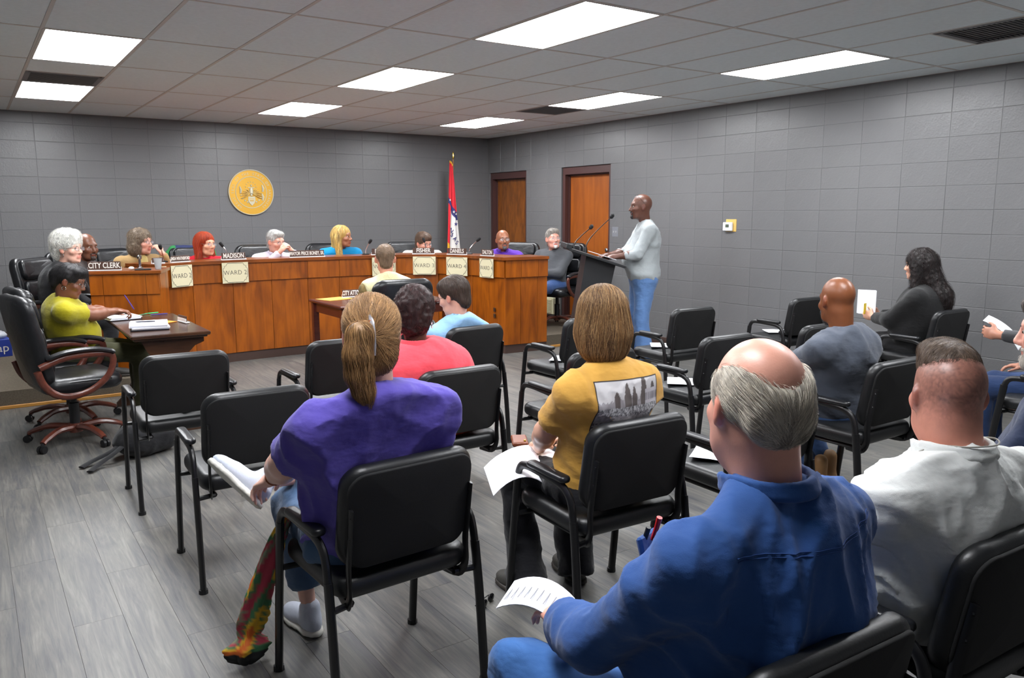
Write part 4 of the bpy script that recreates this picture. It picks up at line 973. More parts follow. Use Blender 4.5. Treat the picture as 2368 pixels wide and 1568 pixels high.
P_('P18','seated man in white shirt with short flat-top haircut',(-4.98,-9.84,0),-8,(-4.975,-9.93,1.150),-40,hpit=rad(-3),girth=1.30,belly=.5,nko=.142,sw=.215,skin=(206,140,120),fat=.6,hs=1.0,
  hair=[ell((0,.0,.075),(.068,.088,.062),.02),ell((0,.04,.112),(.058,.045,.028),.02),ell((0,.125,.02),(.08,.05,.07),.01,sub=True)],haircol=[(96,78,64),(120,100,84),(70,56,48)],hairN=4200,hairL=.020,hw=.0004,hflow=lambda P:np.stack([P[:,0]*2,P[:,1]*2-.2,1+0*P[:,0]],1),baldcol=((92,68,62),buzz),
  shirt=(216,218,216),sleeve='half',collar=('shirt',(216,218,216)),foldamp=.024,res=.010,pants=(24,24,30),seed=18,neckr=.068,
  hands={-1:dict(t=(-.12,.36,.70),h=(-1,-.2,-.8),f=(.2,1,.0),pn=(0,0,-1)),1:dict(t=(.15,.32,.66),h=(1,-.2,-.7),f=(-.3,1,0),pn=(0,0,-1))})
P_('P19','bearded grey-haired man in navy shirt at the right edge',(-4.05,-9.80,0),5,(-4.03,-9.785,1.21),18,hpit=rad(-6),girth=1.15,belly=.5,skin=(220,160,142),hair='short',haircol=[(96,88,84),(70,62,58),(130,124,120)],hairN=1800,hairL=.04,hw=.0005,beard=('full',(190,182,172)),
  shirt=(34,44,70),sleeve='long',pants=(30,32,40),seed=19,res=.010)
P_('P20','bald brown-skinned man in dark grey tee and work boots',(-3.05,-8.38,0),-4,(-3.165,-8.405,1.14),-20,hpit=rad(-8),neckr=.064,nko=.145,girth=1.25,skin=(122,72,44),beard=('full',(96,92,90)),shirt=(78,84,96),sleeve='half',foldamp=.013,res=.010,pants=(58,84,128),shoes=(126,92,56),seed=20,
  hands={-1:dict(t=(-.05,.38,.66),h=(-1,-.2,-.5),f=(.4,1,-.1),pn=(0,0,-1)),1:dict(t=(.10,.38,.64),h=(1,-.3,-.6),f=(-.5,1,0),pn=(0,0,-1))},
  legs={-1:((-.14,.42,.51),(.03,.12,.10)),1:((.16,.44,.51),(.16,.16,.10)),'hem':-.08,'boot':.09},fat=.3)
P_('P21','woman in black blazer with very long dark wavy hair by the wall',(-.62,-7.46,0),12,(-.70,-7.48,1.185),8,hpit=rad(-2),girth=1.5,sw=.17,female=True,skin=(206,156,132),hair='verylong',haircol=[(28,22,22),(44,30,28),(20,18,18)],hairN=1500,hairL=.14,shirt=(24,24,25),sleeve='long',jacket='long',pants=(24,24,26),seed=21,top='blazer',
  hands={-1:dict(t=(-.08,.32,.74),h=(-1,-.5,-.8),f=(.1,1,.3),pn=(1,0,0),curl=.9),1:dict(t=(.06,.32,.74),h=(1,-.3,-.6),f=(-.2,1,.3),pn=(-1,0,0),curl=.9)})
P_('P22','man in dark jacket and jeans reading a white paper, right edge',(-1.47,-8.92,0),10,(-1.24,-8.92,1.17),10,hpit=rad(-18),girth=1.1,skin=(180,126,104),hair='short',haircol=(60,50,44),shirt=(62,62,64),sleeve='long',top='jacket',pants=(34,54,92),seed=22,
  hands={-1:dict(t=(-.10,.40,.84),h=(-1,-.3,-.6),f=(.2,1,.1),pn=(1,0,0),curl=.7),1:dict(t=(.18,.32,.60),h=(1,-.3,-.6),f=(-.3,1,0),pn=(0,0,-1))})
P_('P13','woman in coral pink top with short dark curly hair, seen from behind',(-5.023,-7.36,0),-6,(-5.15,-7.39,1.10),-36,hpit=rad(-6),girth=1.42,sw=.175,female=True,skin=(84,52,40),hair='afro',haircol=[(46,26,26),(30,20,20),(70,34,32)],hairN=1800,hairL=.020,hw=.0009,
  shirt=(252,84,98),sleeve='long',collar=('shirt',(252,84,98)),foldamp=.009,res=.010,pants=(180,80,50),seed=13,
  hands={-1:dict(t=(-.10,.24,1.02),h=(-1,.1,-.8),f=(.3,-.2,1),pn=(0,-1,0),curl=.7),1:dict(t=(.15,.30,.68),h=(1,-.4,-.5),f=(-.3,1,0),pn=(0,0,-1))})
P_('P14','person in light blue tee with short brown hair and glasses, looking down',(-4.206,-6.16,0),-6,(-4.284,-6.27,1.045),30,hpit=rad(-16),girth=1.05,skin=(220,170,150),hair='thick',haircol=[(62,50,42),(84,68,58),(48,38,32)],hairN=1300,hairL=.06,hw=.0006,glasses=(70,60,50),
  shirt=(140,184,224),sleeve='half',foldamp=.007,pants=(50,60,80),seed=14,
  hands={-1:dict(t=(-.10,.30,.74),h=(-1,-.4,-.5),f=(.2,1,.2),pn=(1,0,0),curl=.8),1:dict(t=(.12,.30,.72),h=(1,-.4,-.5),f=(-.3,1,0),pn=(0,0,-1))})
P_('P12','man in cream fleece vest with camouflage sleeves at the attorney table',(-3.95,-4.58,0),0,(-4.04,-4.70,1.222),-20,hpit=rad(-3),girth=1.15,skin=(214,152,128),hair='crop',haircol=[(118,94,72),(96,76,60),(138,114,90)],hairN=1080,hairL=.02,
  shirt=(128,112,70),shirt_mat=mat('camouflage fabric',(128,108,66),.85,bump=[((7,7,14),.5,.03)],var=((16,16,16),.65)),sleeve='long',foldamp=.008,pants=(60,60,60),seed=12,seat=.47,
  hands={-1:dict(t=(-.08,.42,.80),h=(-.35,-.5,-1),f=(.4,1,0),pn=(0,0,-1)),1:dict(t=(.16,.46,.80),h=(1,-.3,-.5),f=(-.4,1,0),pn=(0,0,-1))})
P_('P3','woman in yellow-green top with glasses writing at the small table',(-6.36,-3.98,0),-95,(-6.36,-4.18,1.11),-112,hpit=rad(-20),nko=.14,sho=.068,girth=1.22,belly=.6,sw=.185,female=True,skin=(128,82,62),hair='updo',haircol=[(26,24,26),(40,38,40)],hairN=540,hairL=.05,glasses=(50,46,46),
  shirt=(168,158,24),sleeve='short',pants=(66,66,44),seed=3,foldamp=.008,seat=.48,
  hands={1:dict(T=(-6.03,-4.02,.85),h=(.5,-.5,-.8),f=(.1,1,-.1),pn=(0,0,-1),curl=.9),-1:dict(T=(-5.97,-3.62,.80),h=(-.6,-.4,-.7),f=(.2,1,-.1),pn=(0,0,-1))})
D=.15
P_('P1','white-haired woman in black cardigan and glasses beside the clerk desk',(-6.37,-2.78,D),-105,(-6.228,-2.93,1.30),-134,hs=1.05,nko=.135,sho=.062,sw=.18,girth=1.25,female=True,skin=(222,172,152),hair='bouffant',haircol=[(240,238,230),(220,219,212),(252,250,244)],hairN=1500,hairL=.06,glasses=(90,80,80),
  shirt=(26,26,30),top='cardigan',sleeve='long',pants=(26,26,30),seed=1)
P_('P2','bald dark-skinned man in dark brown jacket behind the clerk desk',(-6.02,-1.80,D),-120,(-6.005,-2.16,1.285),-150,hpit=rad(-4),hs=1.06,nko=.135,sho=.062,sw=.195,girth=1.1,skin=(112,72,54),shirt=(54,44,42),sleeve='long',top='jacket',pants=(30,30,34),seed=2,beard=('goat',(60,50,46)))
P_('P4','woman with curly brown hair in tan cardigan, hand at her mouth',(-5.50,-1.30,D),-155,(-5.43,-1.65,1.305),-138,hs=1.08,nko=.135,sho=.062,sw=.195,girth=1.2,female=True,skin=(214,158,138),hair='curly',haircol=[(120,104,88),(92,76,62),(146,130,110)],hairN=1560,hairL=.05,glasses=(60,40,36),
  shirt=(158,128,84),top='cardigan',sleeve='long',pants=(40,40,44),seed=4,
  hands={-1:dict(T=(-5.27,-1.86,1.20),h=(-.6,-.1,-1),f=(.3,-.6,.9),pn=(.2,-.9,-.2),curl=.8,fine=1),1:dict(t=(.12,.36,.80),h=(1,-.2,-.6),f=(-.8,.6,0),pn=(0,0,-1))})
P_('P5','woman with long straight red hair and red top at the desk',(-4.75,-1.20,D),175,(-4.745,-1.52,1.262),-152,hs=1.06,nko=.135,sho=.062,sw=.195,girth=1.05,female=True,skin=(216,158,128),hair='long',haircol=[(170,58,22),(140,44,18),(196,78,36)],hairN=1560,hairL=.14,glasses=(120,110,110),shirt=(206,28,48),sleeve='half',pants=(30,30,34),seed=5,
  hands={-1:dict(t=(-.05,.40,.76),h=(-1,-.2,-.6),f=(.6,.8,0),pn=(0,0,-1)),1:dict(t=(.08,.40,.76),h=(1,-.2,-.6),f=(-.6,.8,0),pn=(0,0,-1))})
P_('P6','grey-haired man in white shirt and glasses, hands clasped before his mouth',(-3.98,-1.22,D),168,(-3.965,-1.58,1.275),-160,hpit=rad(-8),hs=1.06,nko=.135,sho=.062,sw=.195,girth=1.15,skin=(214,158,138),hair='short',haircol=[(176,176,172),(150,150,146),(200,200,196)],hairN=900,hairL=.03,glasses=(40,40,48),
  shirt=(214,208,222),sleeve='long',collar=('shirt',(214,208,222)),pants=(40,40,44),seed=6,
  hands={-1:dict(T=(-3.87,-1.82,1.19),h=(-.9,-.1,-1),f=(.75,.1,.75),pn=(.5,-.5,-.5),curl=.75,fine=1),1:dict(T=(-4.01,-1.86,1.18),h=(.9,-.1,-1),f=(-.75,.1,.75),pn=(-.5,-.5,-.5),curl=.75,fine=1)})
P_('P7','woman with long blonde hair and bright blue top at the desk',(-3.12,-1.20,D),170,(-3.11,-1.52,1.318),-138,hs=1.06,nko=.135,sho=.062,sw=.195,girth=1.2,female=True,skin=(150,100,76),hair='long',haircol=[(222,186,104),(196,156,80),(234,206,136),(120,96,60)],hairN=1560,hairL=.13,shirt=(10,128,180),sleeve='half',pants=(30,30,34),seed=7,
  hands={-1:dict(t=(-.05,.40,.76),h=(-1,-.2,-.6),f=(.6,.8,0),pn=(0,0,-1)),1:dict(t=(.08,.40,.76),h=(1,-.2,-.6),f=(-.6,.8,0),pn=(0,0,-1))})
P_('P8','woman with short brown hair and glasses in a white top, leaning low',(-2.02,-1.25,D),165,(-2.015,-1.58,1.215),-172,hpit=rad(-10),hs=1.06,nko=.118,sho=.035,sw=.195,girth=1.15,female=True,skin=(216,156,134),hair='thick',haircol=[(92,70,56),(116,92,74),(66,52,44)],hairN=900,hairL=.03,glasses=(50,36,30),shirt=(222,218,208),sleeve='half',pants=(40,40,44),seed=8,
  hands={-1:dict(t=(-.05,.40,.76),h=(-1,-.2,-.6),f=(.6,.8,0),pn=(0,0,-1)),1:dict(t=(.08,.40,.76),h=(1,-.2,-.6),f=(-.6,.8,0),pn=(0,0,-1))})
P_('P9','bald man with glasses and grey goatee in a purple polo shirt',(-1.30,-2.32,D),150,(-1.395,-2.52,1.27),160,hpit=rad(4),hs=1.04,nko=.135,sho=.062,sw=.195,girth=1.15,skin=(150,98,72),beard=('goat',(84,84,88)),glasses=(60,56,50),shirt=(94,52,166),sleeve='half',collar=('polo',(94,52,166)),pants=(30,30,34),seed=9,
  hands={-1:dict(t=(-.05,.40,.76),h=(-1,-.2,-.6),f=(.6,.8,0),pn=(0,0,-1)),1:dict(t=(.08,.40,.76),h=(1,-.2,-.6),f=(-.6,.8,0),pn=(0,0,-1))})
P_('P10','grey-haired man with white goatee in dark grey sweatshirt, right end of platform',(-.70,-2.60,D),112,(-.668,-2.60,1.27),163,hpit=rad(6),hs=1.08,nko=.135,sho=.062,sw=.195,girth=1.25,belly=.5,skin=(222,160,142),hair='short',haircol=[(140,134,126),(116,110,104),(166,160,152)],hairN=720,hairL=.03,beard=('goat',(206,202,198)),glasses=(150,140,130),
  shirt=(72,74,78),sleeve='long',pants=(60,88,140),seed=10,collar=('crew',(72,74,78)),
  hands={-1:dict(t=(.02,.26,.70),h=(-1,-.2,-.6),f=(.8,.6,0),pn=(0,0,-1)),1:dict(t=(.06,.24,.74),h=(1,-.2,-.6),f=(-.9,.4,0),pn=(0,0,-1))})
# the man speaking at the lectern, standing
LP=(-1.05,-4.70,0)
P_('P11','standing bald man in light grey shirt and blue jeans speaking at the lectern',LP,58,(-1.085,-4.67,1.665),62,hpit=rad(0),hs=1.08,girth=1.18,belly=.9,skin=(92,58,46),beard=('goat',(40,34,34)),shirt=(158,164,166),sleeve='three',foldamp=.012,nko=.135,sho=.078,pants=(92,126,176),seed=11,stand=True,hem=.90,shoes=(60,50,44),neckr=.062,
  hands={-1:dict(t=(-.13,.36,1.155),h=(-.8,-.8,-.9),f=(-.1,1,-.15),pn=(0,0,-1),curl=.25,fine=1),1:dict(t=(.14,.38,1.155),h=(.8,-.8,-.9),f=(.1,1,-.15),pn=(0,0,-1),curl=.25,fine=1)},
  legs={-1:((-.11,.04,.50),(-.13,-.02,.09)),1:((.10,.05,.50),(.11,.03,.09)),'cuff':.085,'hem':.02},legw=1.2)
# ================================================================ PROPS
from mathutils.bvhtree import BVHTree
TXTW=mat('white lettering',(226,222,214),.5); TXTK=mat('black lettering',(40,38,44),.7); PLATE=mat('brown nameplate',(76,54,46),.4); HOLD=mat('white nameplate holder',(222,222,224),.35)
def put_text(name,s,size,m,parent,loc_,rot,depth=.001,**k):
    return obj(name,text_mesh(s,size,depth,m,**k),parent,loc_,rot)
def nameplate(c,ang,w,txt,label,z,h=.066,size=.052,xs=1):
    e=empty('nameplate',(c[0],c[1],z),ang,label=label,cat='nameplate',group='nameplates along the desk')
    G().box((0,0,h/2+.010),(w,.006,h),bev=.001).obj('plate',PLATE,e)
    G().box((0,-.006,.005),(w+.012,.034,.009),bev=.002).box((0,.006,.02),(w+.008,.004,.03),bev=.001).obj('holder',HOLD,e)
    put_text('lettering',txt,size,TXTW,e,(0,-.0042,h/2+.010),(pi/2,0,0),depth=.0014,xs=xs,font_bold=.0012)
    return e
ckx=lambda u,v:(mid.x+cos(ang)*u-sin(ang)*v, mid.y+sin(ang)*u+cos(ang)*v)
nameplate(ckx(-.165,.03),ang+.03,.275,'CITY CLERK','brown nameplate reading CITY CLERK on the small clerk desk',1.092,.074,.070,xs=.70)
nameplate((-5.40,-2.30),rad(28),.13,'','brown nameplate seen edge-on beside the cup',DT,.05)
nameplate((-5.165,-2.195),rad(26),.215,'LINDA WEATHERFORD','brown nameplate in front of the red-haired woman, left side',DT,.06,.044,xs=.50)
nameplate((-4.59,-2.062),rad(8),.262,'MADISON','brown nameplate reading MADISON, right of the red-haired woman',DT,.068,.072,xs=.72)
nameplate((-3.755,-2.025),0,.405,'MAYOR PRICE BONEY, SR.','long brown nameplate in front of the grey-haired man in white',DT,.070,.056,xs=.62)
nameplate((-2.82,-2.055),rad(-3),.29,'BROWN','brown nameplate partly hidden behind the fleece vest man',DT,.068,.072,xs=.80)
nameplate((-2.35,-2.20),rad(-35),.262,'FISHER','brown nameplate reading FISHER, above a cream card',DT,.068,.072,xs=.80)
nameplate((-2.085,-2.56),rad(-65),.272,'DANIELS','brown nameplate reading DANIELS, below the flag',DT,.068,.070,xs=.74)
nameplate((-1.95,-3.03),rad(-82),.215,'DALTON','brown nameplate reading DALTON, beside the bald man in purple',DT,.066,.064,xs=.66)
nameplate((-3.70,-3.22),rad(-2),.26,'CITY ATTORNEY','brown nameplate reading CITY ATTORNEY on the mahogany table',.752,.07,.066,xs=.52)
nameplate((-5.60,-4.25),rad(97),.18,'','small nameplate turned away on the little dark table',.752,.045)
def card(p0,p1,txt,label,z1=1.088,z0=.868):
    a,b=Vector(p0),Vector(p1); d=b-a; w=d.length; an=math.atan2(d.y,d.x); c=(a+b)/2; h=z1-z0
    e=empty('ward_card',(c.x,c.y,(z0+z1)/2),an,label=label,cat='card',group='cream cards hung on the desk front')
    G().box((0,.003,0),(w,.0015,h)).obj('card',CREAM,e)
    g=G()
    for sx in (-1,1):
        for sz in (-1,1):
            x0,z0_=sx*w*.5,sz*h*.5
            g.tube([(x0*.93,.0,z0_*.42),(x0*.80,.0,z0_*.52),(x0*.84,.0,z0_*.66),(x0*.70,.0,z0_*.70),(x0*.60,.0,z0_*.93)],.0016,5)
    for sz in (-1,1): g.box((0,.001,sz*h*.465),(w*.58,.002,.004))
    for sx in (-1,1): g.box((sx*w*.465,.001,0),(.003,.002,h*.40))
    o=g.obj('border',TXTK,e); o['kind']='stuff'
    put_text('lettering',txt,.068,TXTK,e,(0,.0012,0),(pi/2,0,0),depth=.001,xs=.86*w/.26,spacing=1.05,shear=-.05,font_bold=-.0009)
    return e
card((-5.430,-2.430),(-5.335,-2.378),'WARD 1','cream card squeezed between clerk desk and council desk')
card((-5.289,-2.355),(-5.059,-2.230),'WARD 2','leftmost fully visible cream card, reading WARD 2')
card((-4.743,-2.163),(-4.456,-2.124),'WARD 2','cream WARD 2 card hung under the MADISON plate')
card((-3.00,-2.128),(-2.70,-2.143),'WARD 3','cream card half hidden behind the fleece vest man')
card((-2.495,-2.196),(-2.268,-2.355),'WARD 3','cream card reading WARD 3 under the FISHER plate')
card((-2.200,-2.494),(-2.072,-2.772),'WARD 4','cream card under the DANIELS plate')
card((-2.033,-2.982),(-1.999,-3.227),'WARD 4','cream card under the DALTON plate near the desk corner')
def mic(p,tip,label,h0=.02,head=.016,col=CHROME,base=True):
    e=empty('microphone',p,label=label,cat='microphone',group='gooseneck microphones')
    t=Vector(tip)-Vector(p)
    if base: G().lathe([(0,0),(.045,0),(.045,.008),(.02,.016),(0,.016)],16).obj('base',PLASTIC,e,smooth=True)
    G().tube(bez([(0,0,.01),(t.x*.05,t.y*.05,t.z*.35),(t.x*.5,t.y*.5,t.z*.72),(t.x*.9,t.y*.9,t.z*.95)],5),.005,8).obj('gooseneck',col,e,smooth=True)
    d=(Vector((t.x,t.y,t.z*.55))).normalized(); q=Vector((t.x*.9,t.y*.9,t.z*.95))
    G().tube([q-d*.01,q,q+d*.03,q+d*.05,q+d*.056],[.008,head,head*1.15,head,head*.3],10).obj('head',mat('microphone foam',(22,22,24),.9),e,smooth=True)
    return e
mic((-5.30,-2.06,DT),(-5.33,-2.12,DT+.15),'silver microphone with black head beside the curly-haired woman')
mic((-4.60,-1.90,DT),(-4.66,-1.90,DT+.15),'thin microphone between red-haired woman and white-shirt man')
mic((-2.96,-1.86,DT),(-2.93,-1.92,DT+.15),'dark microphone to the right of the blonde woman')
mic((-2.22,-2.03,DT),(-2.22,-1.98,DT+.15),'microphone right before the face of the short-haired woman')
mic((-1.88,-2.50,DT),(-1.80,-2.58,DT+.17),'silver microphone standing beside the flag')
# things on the clerk desk
e=empty('metal_stand',(*ckx(.10,.22),1.092),label='shiny metal desk stand on the clerk desk',cat='stand')
G().lathe([(0,0),(.03,0),(.03,.012),(.012,.02),(.011,.09),(.02,.095),(.022,.12),(.012,.13),(0,.13)],14).obj('stand',CHROME,e,smooth=True)
e=empty('plastic_cup',(*ckx(.27,.15),1.092),label='translucent plastic cup on the clerk desk',cat='cup')
G().lathe([(0,0),(.026,0),(.038,.10),(.036,.10),(.025,.004),(0,.004)],18).obj('cup',mat('frosted plastic',(205,208,210),.25,trans=.5),e,smooth=True)
o=G().box((0,0,.006),(.14,.075,.012),bev=.004).obj('phone',PLASTIC,label='black phone lying at the front of the clerk desk',cat='phone'); o.location=(*ckx(.155,.055),1.092); o.rotation_euler=(0,0,ang+.1)
o=G().ball((0,0,.018),.02,12,(1.3,1,.8)).obj('bottle_cap',HOLD,smooth=True,label='small white cap on the clerk desk beside the metal stand',cat='cap'); o.location=(*ckx(.055,.06),1.092)
# ---- seal on the wall
GOLD=mat('gold seal',(206,158,52),.4,metal=.35,bump=[((60,60,60),.2,.002)]); SILV=mat('pewter relief',(190,184,160),.4,metal=.15)
se=empty('state_seal',(-3.765,-.006,1.887),0,label='round gold state seal hanging on the back wall',cat='wall seal'); R_=Matrix.Rotation(pi/2,3,'X')
G().lathe([(0,0),(.300,0),(.300,.02),(.288,.028),(.284,.022),(.198,.022),(0,.022)],56,(0,0,0),R_).obj('disc',GOLD,se,smooth=True)
def ring(r,w,y): return G().tube([(r*cos(a),y,r*sin(a)) for a in np.linspace(0,2*pi,57)],w,6,cap=False)
ring(.293,.008,-.022).obj('rim',SILV,se,smooth=True); ring(.205,.005,-.022).obj('inner_ring',SILV,se,smooth=True)
tx='GREAT SEAL OF THE STATE OF ARKANSAS'
for i,ch in enumerate(tx):
    if ch==' ': continue
    a=radians(232-284*i/(len(tx)-1)); put_text('letter',ch,.042,SILV,se,(.244*cos(a),-.024,.244*sin(a)),(pi/2,-(a-pi/2),0),depth=.004)
for k in range(13):
    a=radians(90+360*k/13); s_=G(); s_.ball((0,0,0),.0065,8); s_.obj('star',SILV,se,loc=(.070*cos(a)-.002,-.026,.062+.075*sin(a)))
g=G(); g.lathe([(0,0),(.018,.0),(.016,.02),(.028,.03),(.026,.09),(.012,.11),(0,.12)],12,(0,-.022,-.045)); g.ball((0,-.026,.090),.013,8); g.box((0,-.024,.062),(.085,.008,.012),bev=.002); g.obj('figure',SILV,se,smooth=True)
sh=[(-.045,.0),(.045,.0),(.048,-.05),(.03,-.09),(0,-.118),(-.03,-.09),(-.048,-.05)]
g=G(); n=len(sh); g.add([(x,-.022,z-.055) for x,z in sh]+[(x,-.032,z-.055) for x,z in sh],[tuple(range(n))[::-1],tuple(range(n,2*n))]+[(i,(i+1)%n,n+(i+1)%n,n+i) for i in range(n)]); g.obj('shield',SILV,se)
g=G(); g.box((0,-.034,-.085),(.06,.004,.006)).box((0,-.034,-.110),(.05,.004,.012)); g.obj('shield_bars',GOLD,se)['kind']='stuff'
for s_,nm in ((-1,'left_wing'),(1,'right_wing')):
    for k in range(5):
        a=radians(20+22*k); g=G(); g.tube([(s_*.02,-.026,-.02),(s_*(.02+.075*sin(a)),-.028,-.02+.07*cos(a)-.02),(s_*(.02+.13*sin(a)),-.025,-.02+.09*cos(a)-.035)],[.012,.016,.007],6,flat=(.6,1)); g.obj('feather',mat('gold relief',(196,160,84),.35,metal=.3),se,smooth=True)
g=G()
for k in range(9): a=radians(200+16*k); g.ball((.150*cos(a)*.95,-.025,.150*sin(a)+.01),.012,7,(1,.5,1))
g.obj('wreath',SILV,se)['kind']='stuff'
for k,(x,z) in enumerate(((-.145,.03),(.150,.055),(.145,-.06))): G().tube([(x,-.025,z-.045),(x+.008,-.03,z),(x-.004,-.026,z+.045)],[.012,.016,.008],7).obj('figure',SILV,se,smooth=True)
# ---- flag on its pole
fp=empty('state_flag',(-.895,-.36,.15),0,label='red, white and blue state flag hanging on a pole in the corner',cat='flag')
G().lathe([(0,0),(.13,0),(.13,.02),(.04,.05),(.03,.08),(0,.08)],20).obj('stand',GOLD,fp,smooth=True)
G().tube([(0,0,.05),(.045,0,2.26)],.011,10).obj('pole',mat('varnished pole',(120,80,40),.3),fp,smooth=True)
G().tube([(.045,0,2.25),(.046,0,2.28),(.047,0,2.33),(.048,0,2.375)],[.010,.016,.012,.001],8).obj('finial',mat('polished brass',(200,160,70),.2,1),fp,smooth=True)
nu,nv=70,120; u=np.linspace(0,1,nu); v=np.linspace(0,1,nv); U,Vv=np.meshgrid(u,v)
wid=.06+.165*Vv; z=2.235-1.45*Vv-.05*np.sin(U*3); x=.040-.05+ (U-.30)*wid*1.25-.02*Vv; yy=-.03-.035*np.sin(U*11+Vv*1.5)*(.35+.65*Vv)-.03*np.sin(U*5)
P=np.stack([x,yy,z],-1).reshape(-1,3)
RED=np.array(sc((196,24,40)));BLU=np.array(sc((38,40,100)));WHI=np.array(sc((214,210,206)));GLD=np.array(sc((214,160,30)))
sl=Vv-.14*(U-.5)    # bands run obliquely over the folded cloth
C=np.where(((sl<.445))[...,None],RED,BLU); C=np.where(((sl>=.535)&(sl<.955))[...,None],WHI,C)
C=np.where(((U<.16)&(sl>.50))[...,None],RED,C); C=np.where(((U<.22-.0*Vv)&(sl>.90)&(sl<.965))[...,None],GLD,C); C=np.where((Vv<.022)[...,None]|((U>.86)&(Vv<.10))[...,None],GLD,C)
F=np.array([[j*nu+i,j*nu+i+1,(j+1)*nu+i+1,(j+1)*nu+i] for j in range(nv-1) for i in range(nu-1)]); nP=len(P)
P2=P+np.array([0,.0025,0]); FF=np.concatenate([F,F[:,::-1]+nP])
fm_=mat('flag cloth',(200,200,200),.75,attr=True)
fo=obj('cloth',me('cloth',np.concatenate([P,P2]),FF,fm_,True,np.concatenate([C.reshape(-1,3)]*2)),fp)
def onflag(uu,vv):
    i=int(uu*(nu-1)); j=int(vv*(nv-1)); return P.reshape(nv,nu,3)[j,i]+np.array([0,-.012,0])
def star_poly(r): return [(r*(1 if k%2==0 else .4)*cos(radians(90+36*k)),r*(1 if k%2==0 else .4)*sin(radians(90+36*k))) for k in range(10)]
for (uu,vv,r,c_) in ((.50,.490,.026,WHI),(.90,.535,.020,WHI),(.06,.40,.018,WHI),(.62,.62,.034,BLU)):
    q=onflag(uu,vv); sp_=star_poly(r); g=G(); n=10
    g.add([(a,0,b) for a,b in sp_]+[(a,-.002,b) for a,b in sp_],[tuple(range(n)),tuple(range(n,2*n))[::-1]]+[(i,(i+1)%n,n+(i+1)%n,n+i) for i in range(n)])
    g.obj('star',mat('flag star %d'%(c_[0]*99),(214,210,206) if c_ is WHI else (38,40,100),.75),fo,loc=tuple(q),rot=(0,.15,0))
for ch,uu,vv in (('N',.26,.695),('S',.36,.733),('A',.50,.772),('S',.62,.812)): put_text('letter',ch,.088,mat('flag letter',(38,40,100),.75),fo,tuple(onflag(uu,vv)),(pi/2,.75,0),depth=.002,font_bold=.001)
# ---- thermostat, switch plate, wall heater
e=empty('thermostat',(-.008,-4.945,1.456),-pi/2,label='white thermostat with small display on a yellowed backplate on right wall',cat='thermostat')
G().box((.018,.0,.012),(.145,.010,.135),bev=.003).obj('backplate',mat('yellowed plate',(206,170,92),.5),e)
G().box((-.012,-.02,.0),(.125,.028,.095),bev=.006).obj('body',mat('white thermostat plastic',(226,228,234),.4),e)
G().box((-.010,-.035,.008),(.046,.002,.034)).obj('display',mat('grey display',(84,92,78),.3),e)
e=empty('switch_plate',(-.004,-3.055,1.366),-pi/2,label='grey double switch plate on the wall right of the door',cat='switch')
G().box((0,0,0),(.115,.008,.125),bev=.003).obj('plate',mat('painted plate',(122,124,130),.4),e)
for q in (-1,1): G().box((q*.022,-.010,0),(.010,.014,.022),bev=.002).obj('toggle',mat('grey toggle',(170,170,172),.4),e)
e=empty('wall_heater',(-.03,-1.62,.16),-pi/2,label='cream louvred heater low on the wall beside the door',cat='heater')
HM=mat('cream enamel',(206,200,168),.5); G().box((0,.0,.12),(.36,.05,.24),bev=.006).obj('case',HM,e)
sm_=G().box((0,0,0),(.25,.012,.004)).mesh('slat',HM)
for k in range(12): obj('slat',sm_,e,(.02,-.030,.03+k*.0165),(.5,0,0))
# ---- lectern
LC=(-1.60,-4.53,0); la=rad(58)
le=empty('lectern',LC,la,label='black slanted-top lectern in front of the standing speaker',cat='lectern')
LB=mat('black lectern laminate',(24,25,28),.5)
sl_=math.atan2(.18,.56)
G().box((0,-.0,1.158),(.60,.60,.028),R=Matrix.Rotation(sl_,3,'X'),bev=.004).obj('top_board',LB,le)
G().box((0,.285,1.275),(.60,.06,.05),R=Matrix.Rotation(sl_,3,'X'),bev=.004).obj('raised_edge',LB,le)
g=G(); V=[]
for z,y0,y1,w_ in ((.03,.20,-.06,.20),(1.10,.16,-.14,.20)):
    zz=[z+(.09 if z>1 else 0),z-(.0)]
    V+=[(-w_,y0,zz[0]),(w_,y0,zz[0]),(w_,y1,zz[1]),(-w_,y1,zz[1])]
V=[(x,y-.06+(.14 if z<.2 else 0),z) for x,y,z in V]
g.add(V,[(0,1,2,3),(4,7,6,5),(0,4,5,1),(1,5,6,2),(2,6,7,3),(3,7,4,0)]); g.obj('column',LB,le)
g=G(); g.box((0,.24,.015),(.56,.52,.03),bev=.004); g.obj('base',LB,le)
e=mic((0,0,0),(0,0,0),'long gooseneck microphone on the lectern with black foam head pointing at speaker',base=False) if False else None
def lmic(base,tip,label):
    M=empty('microphone',base,label=label,cat='microphone',group='lectern microphones')
    t=Vector(tip)-Vector(base); G().lathe([(0,-.01),(.018,-.01),(.016,.02),(.008,.05),(0,.05)],12).obj('base',PLASTIC,M,smooth=True)
    G().tube(bez([(0,0,.0),(t.x*.10,t.y*.10,t.z*.30),(t.x*.5,t.y*.5,t.z*.65),tuple(t)],5),[.006]*8+[.0045]*8,8).obj('gooseneck',mat('dark metal stem',(70,64,60),.3,.8),M,smooth=True)
    d=t.normalized(); G().tube([t-d*.012,t,t+d*.03,t+d*.045],[.008,.020,.021,.006],10).obj('head',mat('microphone foam',(22,22,24),.9),M,smooth=True)
lmic((-1.64,-4.44,1.205),(-1.40,-4.565,1.56),'long gooseneck microphone with foam head pointing at the speaker')
lmic((-1.73,-4.36,1.24),(-1.575,-4.44,1.45),'shorter curved gooseneck microphone on far side of lectern')
pp=G().box((0,0,0),(.21,.28,.004)).obj('paper',PAPER,label='white papers under the speaker hands on the lectern',cat='paper'); pp.location=(-1.52,-4.57,1.172); pp.rotation_euler=(sl_,0,la)
